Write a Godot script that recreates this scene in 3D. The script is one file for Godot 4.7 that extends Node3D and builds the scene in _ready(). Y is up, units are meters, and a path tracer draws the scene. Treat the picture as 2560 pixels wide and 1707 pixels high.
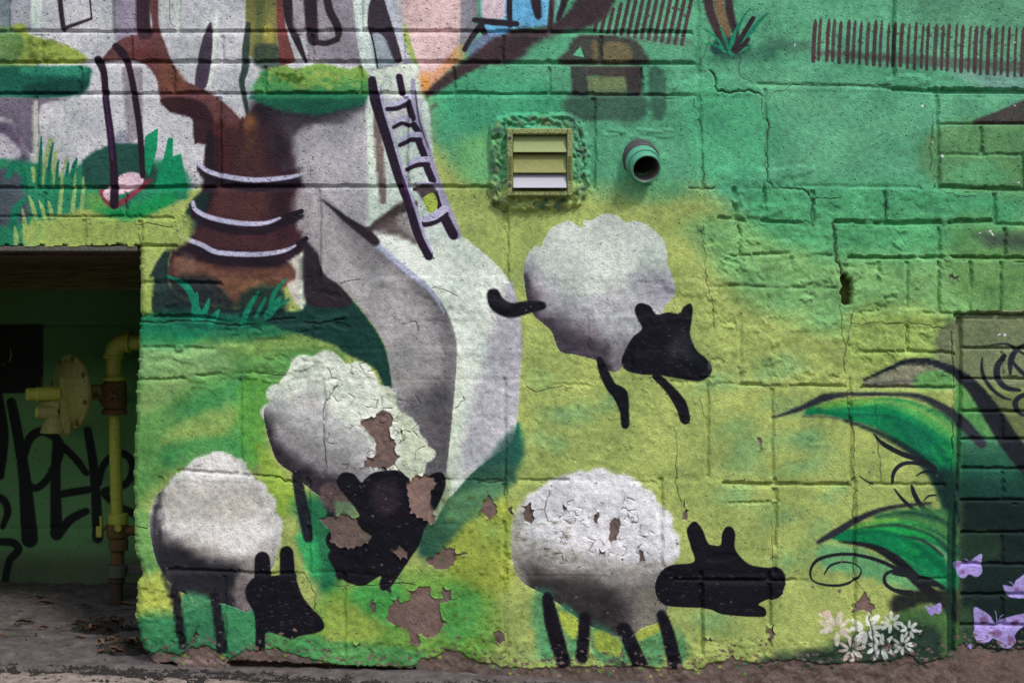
extends Node3D
# A sprayed mural on an old block-and-brick wall, with a service recess at its foot.
# One photo pixel on the wall plane is S metres; pix() turns a pixel and a depth into a point.
const S := 0.0009
const DIST := 2.78
const EYE := 0.753
const OX := -240.0
const OY := -200.0
const PW := 3040.0
const PH := 1960.0
const TW := 2048
const TH := 1320
const RECESS_Z := -0.83

var rng := RandomNumberGenerator.new()
var mural: Cv
var relief: Cv
var bump: Cv
var M := {}


func pix(px: float, py: float, z := 0.0) -> Vector3:
	var k := S * (DIST - z) / DIST
	return Vector3((px - 1280.0) * k, EYE + (853.5 - py) * k, z)


func c(r: float, g: float, b: float, a := 1.0) -> Color:
	return Color(r / 255.0, g / 255.0, b / 255.0, a)


# ---------------------------------------------------------------- spray-paint canvas
class Cv:
	var im: Image
	var o: Vector2
	var k: float
	var mask: Image = null

	func _init(w: int, h: int, format: int, origin: Vector2, scale: float, base: Color):
		im = Image.create(w, h, false, format)
		im.fill(base)
		o = origin
		k = scale

	static func pts(flat: Array) -> PackedVector2Array:
		var p := PackedVector2Array()
		for i in range(0, flat.size(), 2):
			p.append(Vector2(flat[i], flat[i + 1]))
		return p

	static func smooth(p: PackedVector2Array, closed: bool, n := 5) -> PackedVector2Array:
		var q := PackedVector2Array()
		var m := p.size()
		if m < 3 and not closed:
			for i in n + 1:
				q.append(p[0].lerp(p[m - 1], float(i) / n))
			return q
		for i in (m if closed else m - 1):
			var a := p[(i - 1 + m) % m] if closed or i > 0 else p[0]
			var b := p[i]
			var d := p[(i + 1) % m]
			var e := p[(i + 2) % m] if closed or i + 2 < m else p[m - 1]
			for j in n:
				q.append(b.cubic_interpolate(d, a, e, float(j) / n))
		if not closed:
			q.append(p[m - 1])
		return q

	static func rough(p: PackedVector2Array, step: float, amp: float, seed_: int) -> PackedVector2Array:
		var r := RandomNumberGenerator.new()
		r.seed = seed_
		var q := PackedVector2Array()
		for i in p.size():
			var a := p[i]
			var b := p[(i + 1) % p.size()]
			var n := maxi(1, int(a.distance_to(b) / step))
			for j in n:
				q.append(a.lerp(b, float(j) / n) + Vector2(r.randfn() * amp, r.randfn() * amp))
		return q

	func fill(poly: PackedVector2Array, col: Color, soft: float):
		var st := soft * k * (1.3 if soft > 2.0 and im.get_format() == Image.FORMAT_RGBA8 else 1.0)
		var m := 1.0 / maxf(1.0, st * 0.75)
		var ss := 4 if m > 0.3 else 2
		var t := PackedVector2Array()
		var lo := Vector2(1e9, 1e9)
		var hi := -lo
		for p in poly:
			var q := (p - o) * k
			t.append(q)
			lo = lo.min(q)
			hi = hi.max(q)
		var pad := ceilf(st * 1.6) + 2.0
		var x0 := maxi(0, int(floorf(lo.x - pad)))
		var y0 := maxi(0, int(floorf(lo.y - pad)))
		var x1 := mini(im.get_width(), int(ceilf(hi.x + pad)))
		var y1 := mini(im.get_height(), int(ceilf(hi.y + pad)))
		var bw := x1 - x0
		var bh := y1 - y0
		if bw < 1 or bh < 1:
			return
		var w0 := maxi(1, int(ceilf(bw * m)))
		var h0 := maxi(1, int(ceilf(bh * m)))
		var rw := w0 * ss
		var rh := h0 * ss
		var sx := float(rw) / bw
		var sy := float(rh) / bh
		var lay := Image.create(rw, rh, false, im.get_format())
		lay.fill(Color(col.r, col.g, col.b, 0.0))
		var n := t.size()
		for i in n:
			t[i] = Vector2((t[i].x - x0) * sx, (t[i].y - y0) * sy)
		# edges bucketed by row, non-zero winding
		var rows: Array = []
		rows.resize(rh)
		for i in n:
			var a := t[i]
			var b := t[(i + 1) % n]
			if a.y == b.y:
				continue
			var up := 1.0
			if a.y > b.y:
				var s := a
				a = b
				b = s
				up = -1.0
			var ya := maxi(0, int(ceilf(a.y - 0.5)))
			var yb := mini(rh - 1, int(ceilf(b.y - 0.5)) - 1)
			var dx := (b.x - a.x) / (b.y - a.y)
			for y in range(ya, yb + 1):
				if rows[y] == null:
					rows[y] = []
				rows[y].append(Vector2(a.x + (y + 0.5 - a.y) * dx, up))
		for y in rh:
			if rows[y] == null:
				continue
			var row: Array = rows[y]
			row.sort()
			var wind := 0.0
			var from := 0.0
			for v in row:
				if wind == 0.0:
					from = v.x
				wind += v.y
				if wind == 0.0:
					var xa := clampi(int(roundf(from)), 0, rw)
					var xb := clampi(int(roundf(v.x)), 0, rw)
					if xb > xa:
						lay.fill_rect(Rect2i(xa, y, xb - xa, 1), col)
		lay.shrink_x2()
		if ss == 4:
			lay.shrink_x2()
		if lay.get_width() != bw or lay.get_height() != bh:
			lay.resize(bw, bh, Image.INTERPOLATE_CUBIC)
		var whole := Rect2i(0, 0, bw, bh)
		if mask:
			im.blend_rect_mask(lay, mask.get_region(Rect2i(x0, y0, bw, bh)), whole, Vector2i(x0, y0))
		else:
			im.blend_rect(lay, whole, Vector2i(x0, y0))

	func area(flat: Array, col: Color, soft := 3.0):      # smooth outline
		fill(smooth(pts(flat), true), col, soft)

	func poly(flat: Array, col: Color, soft := 3.0):      # straight edges
		fill(pts(flat), col, soft)

	func ragged(flat: Array, col: Color, soft := 1.0, amp := 2.0, seed_ := 1):
		fill(rough(pts(flat), 6.0, amp, seed_), col, soft)

	func oval(x: float, y: float, rx: float, ry: float, col: Color, soft := 3.0, turn := 0.0):
		var p := PackedVector2Array()
		for i in 24:
			p.append(Vector2(x, y) + (Vector2(cos(i * TAU / 24) * rx, sin(i * TAU / 24) * ry)).rotated(turn))
		fill(p, col, soft)

	static func band(p: PackedVector2Array, widths: Array) -> PackedVector2Array:
		var l := PackedVector2Array()
		var r := PackedVector2Array()
		var n := p.size()
		for i in n:
			var d := (p[mini(i + 1, n - 1)] - p[maxi(i - 1, 0)]).normalized()
			var f := float(i) / (n - 1) * (widths.size() - 1)
			var j := mini(int(f), widths.size() - 2) if widths.size() > 1 else 0
			var w: float = lerpf(widths[j], widths[j + 1], f - j) if widths.size() > 1 else widths[0]
			var s := Vector2(-d.y, d.x) * w * 0.5
			if i == 0:
				for a in range(1, 6):
					l.append(p[0] + s.rotated(PI - a * PI / 6.0))
			l.append(p[i] + s)
			r.append(p[i] - s)
			if i == n - 1:
				for a in range(1, 6):
					l.append(p[i] + s.rotated(-a * PI / 6.0))
		r.reverse()
		l.append_array(r)
		return l

	func stroke(flat: Array, widths, col: Color, soft := 3.0):
		var w: Array = widths if widths is Array else [widths]
		fill(band(smooth(pts(flat), false), w), col, soft)

	func crack(flat: Array, width: float, col: Color, seed_: int, amp := 3.0):
		var r := RandomNumberGenerator.new()
		r.seed = seed_
		var p := pts(flat)
		var q := PackedVector2Array()
		for i in p.size() - 1:
			var n := maxi(2, int(p[i].distance_to(p[i + 1]) / 9.0))
			for j in n:
				q.append(p[i].lerp(p[i + 1], float(j) / n) + Vector2(r.randfn() * amp, r.randfn() * amp))
		q.append(p[p.size() - 1])
		var ws := []
		for i in 12:
			ws.append(width * r.randf_range(0.35, 1.3))
		fill(band(q, ws), col, 0.8)

	func stencil(flat: Array, closed_smooth := true):      # later paint stays inside this outline
		if flat.is_empty():
			mask = null
			return
		var keep := im
		im = Image.create(keep.get_width(), keep.get_height(), false, Image.FORMAT_RGBA8)
		im.fill(Color(0, 0, 0, 0))
		mask = null
		fill(smooth(pts(flat), true) if closed_smooth else pts(flat), Color(1, 1, 1, 1), 0.5)
		mask = im
		im = keep


func _ready():
	rng.seed = 20240611
	# camera
	var cam := Camera3D.new()
	cam.name = "camera"
	cam.position = Vector3(0, EYE, DIST)
	cam.fov = rad_to_deg(2.0 * atan(853.5 * S / DIST))
	cam.near = 0.05
	cam.far = 400.0
	add_child(cam)
	cam.current = true
	# overcast sky over the alley
	var sky_mat := ProceduralSkyMaterial.new()
	sky_mat.sky_top_color = Color(0.92, 0.95, 1.0)
	sky_mat.sky_horizon_color = Color(0.79, 0.82, 0.87)
	sky_mat.sky_curve = 0.25
	sky_mat.ground_bottom_color = Color(0.25, 0.24, 0.23)
	sky_mat.ground_horizon_color = Color(0.45, 0.45, 0.45)
	sky_mat.sun_angle_max = 1.0
	var sky := Sky.new()
	sky.sky_material = sky_mat
	var env := Environment.new()
	env.background_mode = Environment.BG_SKY
	env.sky = sky
	env.background_energy_multiplier = 0.85
	env.tonemap_mode = Environment.TONE_MAPPER_LINEAR
	env.tonemap_exposure = 1.5
	env.sdfgi_enabled = true
	env.ssao_enabled = true
	env.ssil_enabled = true
	var we := WorldEnvironment.new()
	we.name = "environment"
	we.environment = env
	add_child(we)
	var sun := DirectionalLight3D.new()
	sun.name = "sun"
	sun.light_energy = 0.5
	sun.light_color = Color(1.0, 0.985, 0.965)
	sun.light_angular_distance = 10.0
	sun.shadow_enabled = true
	sun.rotation_degrees = Vector3(-49, 38, 0)
	add_child(sun)

	make_materials()
	paint_mural()
	shape_wall()
	finish_textures()
	build_wall()
	build_ground()
	build_added_building()
	build_recess()
	build_vent()
	build_drain_pipe()
	build_gas_regulator()
	build_litter()
	build_grit()


# ---------------------------------------------------------------- the painting on the wall
const GREY := Color(0.77, 0.765, 0.775)
const PEELS := [
	[956,1026, 975,1034, 983,1047, 980,1066, 971,1075, 986,1099, 991,1137, 999,1143, 986,1162, 964,1173, 948,1171, 926,1168, 899,1170, 912,1156, 918,1145, 937,1137, 938,1107, 923,1085, 904,1064, 901,1050, 929,1042],
	[1016,1205, 1046,1189, 1059,1185, 1087,1197, 1092,1208, 1078,1235, 1076,1249, 1087,1273, 1087,1305, 1081,1313, 1057,1302, 1024,1285, 1021,1249],
	[798,1296, 852,1285, 893,1294, 899,1318, 931,1340, 920,1359, 885,1371, 852,1369, 825,1354, 828,1332, 806,1310],
	[975,1373, 999,1362, 1019,1381, 1019,1397, 1002,1400, 983,1381],
	[1062,1403, 1087,1381, 1108,1366, 1138,1373, 1149,1383, 1171,1382, 1138,1394, 1136,1413, 1108,1424, 1087,1424, 1073,1411],
	[1021,1479, 1046,1468, 1073,1468, 1076,1490, 1100,1498, 1108,1468, 1127,1476, 1134,1498, 1100,1509, 1098,1531, 1114,1555, 1100,1582, 1081,1596, 1057,1593, 1043,1574, 1051,1607, 1046,1620, 1019,1607, 1021,1580, 970,1555, 967,1539, 980,1498, 994,1495, 1002,1511, 1027,1498],
	[1220,1235, 1236,1257, 1245,1281, 1243,1288, 1226,1302, 1198,1280, 1206,1262],
	[1270,1272, 1283,1268, 1284,1285, 1274,1290],
	[922,1509, 936,1497, 941,1508, 938,1532, 930,1537],
	[966,1472, 982,1473, 978,1485, 968,1480],
	[880,1604, 899,1608, 898,1616, 884,1612],
	[1232,1585, 1246,1578, 1265,1588, 1262,1600, 1250,1612, 1235,1602],
	[1305,1265, 1328,1255, 1336,1275, 1335,1295, 1330,1310, 1310,1300],
	[1407,1262, 1423,1262, 1420,1276, 1410,1279],
	[1487,1272, 1498,1280, 1495,1312, 1485,1308],
	[1525,1310, 1535,1297, 1552,1296, 1550,1325, 1540,1350, 1530,1362, 1522,1355, 1525,1335],
	[1600,1375, 1610,1380, 1612,1400, 1592,1410, 1598,1395],
	[1500,1372, 1514,1376, 1513,1386, 1504,1384],
	[1711,1250, 1722,1275, 1715,1300, 1703,1300, 1711,1280],
	[2160,1479, 2172,1493, 2180,1510, 2190,1520, 2178,1534, 2158,1526, 2130,1532, 2142,1514, 2126,1512, 2148,1503],
	[1921,1564, 1935,1562, 1938,1585, 1928,1605, 1920,1596],
	[2210,1604, 2228,1602, 2237,1618, 2226,1626, 2208,1620],
	[2304,1566, 2314,1565, 2306,1588, 2300,1586],
	[2373,690, 2384,685, 2397,690, 2396,702, 2384,703, 2375,698],
	[1893,1095, 1906,1096, 1907,1112, 1896,1108],
	[1898,1116, 1908,1115, 1906,1126, 1899,1125],
	[1510,1527, 1524,1528, 1523,1540, 1513,1538],
	[1762,1592, 1775,1591, 1786,1594, 1782,1602, 1766,1602],
	[1548,1650, 1560,1642, 1564,1660, 1554,1668],
	[482,1590, 490,1585, 498,1564, 497,1588, 489,1600, 479,1600],
	[1003,1072, 1012,1075, 1008,1087, 1000,1083],
]
const BASE_EDGE := [330,1660, 352,1628, 372,1640, 400,1625, 450,1640, 470,1622, 520,1615, 545,1632, 575,1650, 610,1626, 640,1628, 690,1620, 740,1640, 790,1650, 850,1665, 1000,1668, 1040,1665, 1052,1648, 1090,1645, 1112,1624, 1150,1630, 1190,1655, 1230,1660, 1268,1668, 1330,1672, 1420,1668, 1600,1666, 1720,1674, 1742,1676, 1782,1658, 1815,1652, 1830,1640, 1842,1650, 1900,1658, 1960,1652, 2000,1650, 2060,1662, 2150,1656, 2230,1652, 2262,1640, 2285,1638, 2300,1662, 2360,1645, 2392,1628, 2412,1608, 2430,1626, 2455,1616, 2500,1632, 2560,1625, 2640,1632, 2810,1622, 2810,1770, 330,1770]
const SHEEP_A := [1310,672, 1321,634, 1338,615, 1353,617, 1359,601, 1378,571, 1397,560, 1422,551, 1435,556, 1449,567, 1458,567, 1461,552, 1481,550, 1503,537, 1525,534, 1547,541, 1566,556, 1588,552, 1615,560, 1637,577, 1661,601, 1669,634, 1669,658, 1680,686, 1688,716, 1686,740, 1664,765, 1650,800, 1600,850, 1569,880, 1552,922, 1525,927, 1498,903, 1443,887, 1408,881, 1394,865, 1381,830, 1359,808, 1337,789, 1321,756, 1313,713]
const SHEEP_B := [660,1028, 681,993, 700,952, 716,933, 730,911, 757,891, 792,892, 809,881, 831,881, 852,895, 869,911, 899,906, 923,919, 942,944, 950,963, 975,971, 989,993, 991,1015, 1013,1039, 1032,1045, 1039,1064, 1057,1094, 1065,1115, 1087,1126, 1087,1140, 1068,1156, 1057,1183, 1032,1203, 990,1215, 899,1222, 844,1240, 803,1240, 754,1205, 730,1181, 694,1154, 675,1107, 664,1066]
const SHEEP_C := [457,1175, 485,1148, 517,1137, 545,1129, 577,1137, 599,1154, 626,1181, 640,1200, 662,1211, 670,1235, 685,1262, 694,1294, 705,1321, 697,1362, 681,1416, 650,1450, 626,1525, 585,1517, 517,1498, 463,1484, 425,1457, 390,1400, 373,1307, 385,1250, 415,1215]
const SHEEP_D := [1476,1178, 1498,1170, 1525,1181, 1560,1189, 1599,1205, 1618,1235, 1648,1257, 1660,1279, 1672,1294, 1686,1329, 1702,1383, 1683,1408, 1650,1443, 1645,1498, 1672,1517, 1645,1555, 1607,1569, 1580,1588, 1541,1590, 1498,1574, 1443,1544, 1394,1506, 1354,1482, 1307,1454, 1284,1411, 1278,1340, 1290,1285, 1304,1262, 1348,1222, 1394,1194, 1443,1181]


func paint_mural():
	mural = Cv.new(TW, TH, Image.FORMAT_RGBA8, Vector2(OX, OY), TW / PW, c(166, 180, 106))
	var m := mural
	paint_grounds(m)
	paint_village(m)
	paint_tree(m)
	paint_path(m)
	paint_ladder(m)
	paint_sheep(m)
	paint_plants(m)
	paint_wear(m)


func paint_grounds(m: Cv):
	var green := c(97, 165, 127)
	m.poly([1050,-220, 2900,-220, 2900,640, 2300,660, 2000,600, 1850,560, 1780,480, 1500,480, 1400,445, 1240,470, 1150,430, 1070,330], green, 46)
	m.area([1090,200, 1300,180, 1420,250, 1330,320, 1200,330, 1110,330], c(66, 158, 116, 0.6), 40)
	m.area([1130,360, 1260,330, 1260,440, 1160,450], c(120, 178, 112, 0.7), 30)
	m.area([1700,240, 1760,200, 1920,260, 1900,440, 1760,450], c(84, 172, 124, 0.6), 40)
	m.area([1800,530, 2900,560, 2900,930, 2400,930, 2150,860, 1920,780, 1780,660], c(126, 176, 114, 0.9), 50)
	m.area([1880,470, 2520,480, 2500,600, 2200,640, 1950,610], c(82, 162, 112, 0.75), 40)
	m.area([2120,780, 2380,790, 2380,960, 2160,960], c(158, 178, 98, 0.8), 34)
	m.area([2360,310, 2900,300, 2900,475, 2370,470], c(104, 142, 88, 0.7), 22)
	m.area([2370,430, 2470,400, 2520,450, 2400,465], c(92, 160, 112, 0.7), 16)
	for i in 26:
		m.oval(rng.randf_range(1400, 2560), rng.randf_range(-20, 460), rng.randf_range(40, 130), rng.randf_range(14, 50), c(116, 176, 134, 0.22) if i % 2 else c(78, 152, 112, 0.22), 30, rng.randf_range(-0.4, 0.4))
	m.area([2250,-220, 2900,-220, 2900,230, 2300,60], c(98, 148, 116, 0.6), 60)
	m.area([2380,178, 2480,176, 2700,190, 2700,222, 2480,222], c(132, 165, 158, 0.65), 14)
	m.area([2380,560, 2560,570, 2800,600, 2800,800, 2430,780], c(104, 146, 88, 0.7), 40)
	m.area([2420,575, 2480,585, 2600,580, 2600,620, 2480,615], c(70, 84, 74, 0.75), 20)
	m.area([2400,790, 2900,790, 2900,960, 2400,950], c(122, 130, 98, 0.95), 12)
	# lower left field
	m.area([325,805, 560,800, 700,820, 880,900, 700,960, 620,1100, 640,1180, 500,1120, 400,1200, 320,1260], c(100, 152, 86, 0.95), 40)
	m.area([330,860, 560,870, 560,930, 340,945], c(140, 176, 118, 0.8), 22)
	m.area([345,960, 480,940, 430,1000, 345,1040], c(144, 172, 108, 0.7), 24)
	m.area([500,980, 620,940, 560,1060, 440,1040], c(70, 150, 92, 0.6), 26)
	m.area([460,1050, 600,1010, 560,1080, 400,1120], c(150, 174, 98, 0.8), 22)
	m.area([420,1110, 640,1090, 640,1150, 430,1170], c(60, 142, 84, 0.55), 20)
	m.area([350,790, 520,800, 480,860, 350,860], c(46, 140, 92, 0.8), 20)
	m.area([540,830, 640,820, 860,850, 700,880, 560,880], c(150, 170, 96, 0.6), 26)
	m.area([600,960, 680,960, 650,1150, 610,1150], c(98, 162, 74, 0.8), 20)
	m.area([640,1100, 690,1160, 740,1240, 700,1300, 660,1210], c(150, 182, 78, 0.9), 14)
	m.area([735,1250, 840,1240, 860,1340, 850,1480, 800,1480, 760,1340], c(38, 112, 78, 0.9), 26)
	m.area([740,1340, 790,1350, 800,1440, 770,1430], c(62, 170, 104, 0.9), 14)
	m.area([850,1460, 1200,1440, 1200,1660, 760,1660, 780,1560], c(112, 158, 74, 0.9), 30)
	m.area([880,1470, 1000,1460, 1000,1560, 900,1540], c(72, 158, 84, 0.75), 22)
	m.area([1100,1480, 1190,1480, 1200,1580, 1120,1600], c(82, 156, 84, 0.7), 22)
	m.area([820,1500, 900,1520, 960,1580, 900,1620, 800,1590], c(156, 176, 86, 0.8), 24)
	m.area([740,1600, 1040,1625, 1030,1670, 780,1660], c(86, 148, 92, 0.8), 14)
	m.area([1060,1260, 1200,1220, 1290,1300, 1270,1480, 1130,1440, 1060,1340], c(158, 172, 76, 0.8), 26)
	m.area([1040,1170, 1210,1130, 1290,1080, 1290,1200, 1180,1290, 1080,1400, 1030,1340], c(46, 88, 74, 0.9), 18)
	m.area([1120,1240, 1200,1215, 1270,1215, 1200,1290, 1120,1310], c(112, 158, 110, 0.7), 18)
	m.area([340,1450, 420,1440, 430,1560, 345,1560], c(166, 178, 88, 0.95), 16)
	m.area([335,1280, 390,1300, 400,1420, 345,1420], c(118, 168, 98, 0.9), 16)
	m.area([345,1540, 460,1530, 640,1500, 660,1640, 350,1640], c(64, 136, 94, 0.95), 18)
	m.area([660,1590, 790,1590, 800,1650, 670,1650], c(84, 152, 92, 0.9), 18)
	# right field: soft teal clouds over the yellow green
	for r in [[1830,1070,60,14],[1860,1110,70,16],[1880,1160,60,14],[1990,1090,70,16],[2010,1170,80,14],[1860,1250,60,20],[1950,1290,70,20],[1960,920,80,18],[1780,960,60,12],[1420,1040,70,22],[1500,1010,40,10],[1380,1105,30,20],[1960,1010,60,10],[2050,1120,60,12],[2000,1400,50,20],[2060,1240,50,10],[1800,1560,60,24],[1350,950,60,10],[1250,1330,16,30],[1320,1640,40,20],[2030,1330,60,14]]:
		for q in 3:
			m.oval(r[0] + rng.randf_range(-40, 40), r[1] + rng.randf_range(-16, 16), r[2] * rng.randf_range(0.4, 1.0), r[3] * rng.randf_range(0.5, 1.1), c(104, 164, 124, 0.3), 26, rng.randf_range(-0.3, 0.15))
	m.area([1266,1060, 1300,1060, 1304,1140, 1286,1160, 1262,1130], c(30, 112, 92, 0.9), 12)


func paint_village(m: Cv):
	var dark := c(52, 42, 50)
	# pale house fronts
	m.area([-300,-260, 1110,-260, 1010,60, 1048,190, 1072,330, 1090,450, 1145,590, 1000,640, 700,640, 560,480, 430,478, 230,470, 100,430, -300,430], GREY, 6)
	m.area([-300,-250, 75,-250, 76,80, -300,120], c(150, 152, 158, 0.8), 10)
	m.poly([76,-220, 106,-220, 106,75, 76,75], c(204, 214, 206, 0.9), 8)
	m.area([0,-220, 30,-220, 24,90, 0,100], c(110, 124, 128, 0.8), 12)
	m.area([-300,236, 150,244, 98,268, 82,384, 40,332, 0,292, -300,250], c(112, 105, 118), 8)
	m.area([-300,330, 0,300, 60,372, 80,420, 70,480, 30,560, -300,560], c(96, 82, 104, 0.9), 18)
	m.area([-10,330, 30,352, 52,390, 10,402, -30,380], c(190, 184, 190, 0.9), 10)
	m.poly([80,250, 94,250, 92,440, 80,440], c(206, 206, 190, 0.8), 4)
	# window sketch
	m.stroke([147,-20, 153,40, 158,72], [13,12,12], dark, 3)
	m.stroke([157,71, 190,60, 228,46], [9,8,6], dark, 3)
	m.stroke([228,47, 226,24, 222,-20], [4,4,5], dark, 2)
	m.poly([282,-220, 342,-220, 340,95, 288,104], c(138, 128, 144, 0.85), 8)
	m.poly([276,-220, 286,-220, 288,90, 282,80], c(92, 88, 96, 0.7), 5)
	m.area([430,-60, 446,-60, 455,60, 440,66], c(206, 212, 202, 0.8), 6)
	m.area([395,-60, 425,-60, 425,40, 412,52, 400,30], c(206, 208, 200, 0.7), 6)
	m.stroke([424,-10, 424,50, 436,66], 3.0, c(120, 116, 120, 0.6), 2)
	# pointed doorway
	m.stroke([541,24, 536,90, 530,160, 522,214], [4,12,14,8], c(214, 222, 210, 0.95), 4)
	m.stroke([541,24, 520,52, 508,80], [4,8,6], c(214, 222, 210, 0.8), 4)
	m.area([526,54, 530,90, 529,135, 514,218, 487,216, 494,150, 508,90], c(76, 64, 78), 3)
	# olive curtain, brown and dark hangings
	m.poly([616,-220, 692,-220, 694,120, 690,152, 640,154, 612,130], c(124, 122, 74), 4)
	m.area([640,-60, 662,-60, 658,60, 648,120, 640,60], c(92, 104, 66, 0.8), 8)
	m.area([660,70, 676,60, 686,120, 668,138], c(168, 160, 80, 0.7), 6)
	m.area([640,110, 700,118, 700,170, 640,165], c(54, 70, 62, 0.8), 10)
	m.stroke([620,60, 614,120, 612,172, 604,205, 612,250, 622,300], [12,18,18,14,12,7], c(58, 72, 66), 3)
	m.poly([735,-220, 862,-220, 890,80, 905,165, 770,152], c(144, 138, 146), 6)
	m.poly([684,-220, 706,-220, 712,60, 722,100, 738,152, 700,166, 692,80], c(122, 72, 68), 3)
	m.stroke([717,-60, 722,40, 742,100, 764,152], [26,24,18,8], dark, 3)
	m.area([740,-60, 762,-60, 768,70, 748,90, 732,50], c(160, 152, 156, 0.9), 8)
	m.stroke([772,-60, 778,50, 782,100], [34,32,26], dark, 4)
	m.area([800,60, 822,62, 830,92, 806,94], c(150, 145, 148, 0.9), 5)
	m.stroke([810,-60, 822,20, 842,62, 846,88], [18,20,20,16], dark, 3)
	m.stroke([786,104, 815,108, 843,98], [14,14,14], dark, 3)
	m.poly([862,-220, 922,-220, 922,70, 934,118, 950,175, 905,166, 892,90], c(202, 214, 206), 5)
	m.area([920,30, 930,-10, 945,-60, 955,-20, 970,30, 986,80, 1000,128, 1004,152, 978,150, 962,106, 924,84], c(62, 54, 64), 3)
	m.stroke([966,-20, 990,60, 1004,104, 1018,154], [10,9,8,6], c(188, 194, 210, 0.95), 3)
	m.area([928,90, 958,90, 984,148, 992,160, 944,172], c(152, 164, 170, 0.95), 5)
	m.stroke([922,70, 934,110, 944,172], 4.0, dark, 2)
	m.area([944,170, 1000,158, 1010,154, 1012,164, 946,178], c(120, 112, 124, 0.8), 4)
	m.area([930,176, 1010,160, 1050,170, 1060,232, 960,236, 905,180], c(208, 216, 202), 6)
	# pink gable and blue house
	m.poly([1000,-220, 1168,-220, 1156,60, 1146,150, 1100,196, 1058,232, 1048,170, 1020,80, 1004,30], c(222, 190, 188), 4)
	m.area([1048,180, 1090,176, 1140,120, 1146,156, 1100,200, 1060,236], c(216, 158, 118, 0.85), 10)
	m.area([1054,196, 1072,196, 1074,222, 1060,236], c(222, 156, 84, 0.9), 5)
	m.poly([1150,-220, 1206,-220, 1192,70, 1162,136, 1150,120], c(146, 142, 148), 7)
	m.area([1136,120, 1158,110, 1160,150, 1138,156], c(200, 168, 110, 0.7), 8)
	m.poly([1194,-220, 1374,-220, 1376,64, 1284,72, 1260,92, 1206,92], c(112, 182, 218), 4)
	m.poly([1203,-220, 1266,-220, 1264,44, 1240,52, 1205,46], c(230, 206, 212), 5)
	m.area([1286,-60, 1330,-60, 1330,60, 1288,64], c(110, 176, 214), 4)
	m.stroke([1186,50, 1230,55, 1292,60], [12,16,14], dark, 3)
	m.stroke([1212,52, 1186,84, 1162,124], [12,15,13], dark, 3)
	m.stroke([1204,66, 1216,92, 1226,118], [14,15,10], dark, 3)
	m.stroke([1276,-60, 1274,20, 1276,64], [16,14,12], dark, 3)
	m.stroke([1338,-60, 1340,0, 1346,40], [28,26,18], dark, 4)
	m.stroke([1384,-60, 1380,20, 1374,76], [16,15,12], c(84, 66, 62), 3)
	m.area([1390,-60, 1416,-60, 1402,40, 1388,60], c(120, 176, 180, 0.7), 5)
	m.stroke([1418,-60, 1412,0, 1396,48], [20,17,12], dark, 4)
	m.area([1184,100, 1240,80, 1250,106, 1200,134, 1170,140], c(112, 124, 152, 0.85), 8)
	# dark brow of the hill
	m.area([1560,-80, 1480,-60, 1422,28, 1362,68, 1290,72, 1236,96, 1196,126, 1142,164, 1064,228, 1076,240, 1140,200, 1200,168, 1290,150, 1352,112, 1420,84, 1490,60, 1530,20], c(70, 56, 60), 10)
	m.area([1320,120, 1400,80, 1440,84, 1400,130, 1330,150], c(92, 166, 126, 0.7), 14)
	m.stroke([1090,262, 1064,282, 1050,300], [10,12,6], c(92, 96, 84, 0.7), 6)
	# paling fence, upper
	for i in 14:
		var xb := 1280.0 + (762.0 + 61.5 * i) / 3.672
		var yb := 74.0 + i * 2.9
		var t0 := clampf(46.0 - i * 12.0, -60.0, 60.0)
		m.stroke([xb + 1.0 + (yb - t0) * 0.21, t0, xb, yb], [9, 9.5], c(78, 66, 66), 1.6)
	for i in 16:
		m.oval(1488 + i * 15.0, 30 + rng.randf_range(-14, 60), 3, 4, c(78, 66, 66, 0.8), 1.5)
	m.area([1560,84, 1720,96, 1720,116, 1600,106], c(86, 92, 84, 0.35), 8)
	# letter box
	m.area([1432,100, 1462,86, 1540,88, 1596,104, 1610,130, 1610,160, 1404,160, 1420,124], c(66, 58, 58, 0.85), 9)
	m.poly([1478,104, 1496,100, 1496,156, 1482,156], c(112, 102, 74, 0.8), 7)
	m.area([1512,108, 1566,110, 1580,150, 1514,156], c(116, 108, 78, 0.85), 8)
	m.poly([1432,138, 1452,116, 1461,144], c(92, 172, 128), 1.5)
	m.poly([1428,164, 1470,164, 1472,240, 1430,240], c(68, 66, 64, 0.9), 6)
	m.poly([1468,164, 1606,164, 1606,196, 1470,192], c(74, 64, 62, 0.92), 8)
	m.poly([1468,192, 1566,190, 1568,240, 1470,240], c(116, 124, 84, 0.85), 10)
	m.poly([1564,168, 1606,168, 1606,240, 1568,240], c(66, 58, 58, 0.95), 5)
	m.area([1624,172, 1658,176, 1668,220, 1662,290, 1632,290], c(62, 92, 78, 0.75), 10)
	m.area([1428,238, 1610,238, 1606,300, 1540,304, 1426,296], c(66, 92, 80, 0.85), 14)
	# dead stump with grass
	m.stroke([1768,-60, 1774,20, 1796,80, 1806,124], [22,24,20,12], c(66, 52, 54), 6)
	m.stroke([1796,-60, 1800,20, 1816,70, 1822,122], [26,26,22,14], c(118, 98, 74), 5)
	m.stroke([1818,-60, 1826,30, 1840,80, 1848,100], [20,20,16,8], c(62, 50, 54), 5)
	m.area([1776,110, 1840,90, 1880,120, 1840,148, 1790,140], c(36, 66, 62, 0.85), 10)
	m.area([1860,120, 1930,116, 1940,150, 1800,160, 1770,150], c(60, 110, 88, 0.6), 14)
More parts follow.
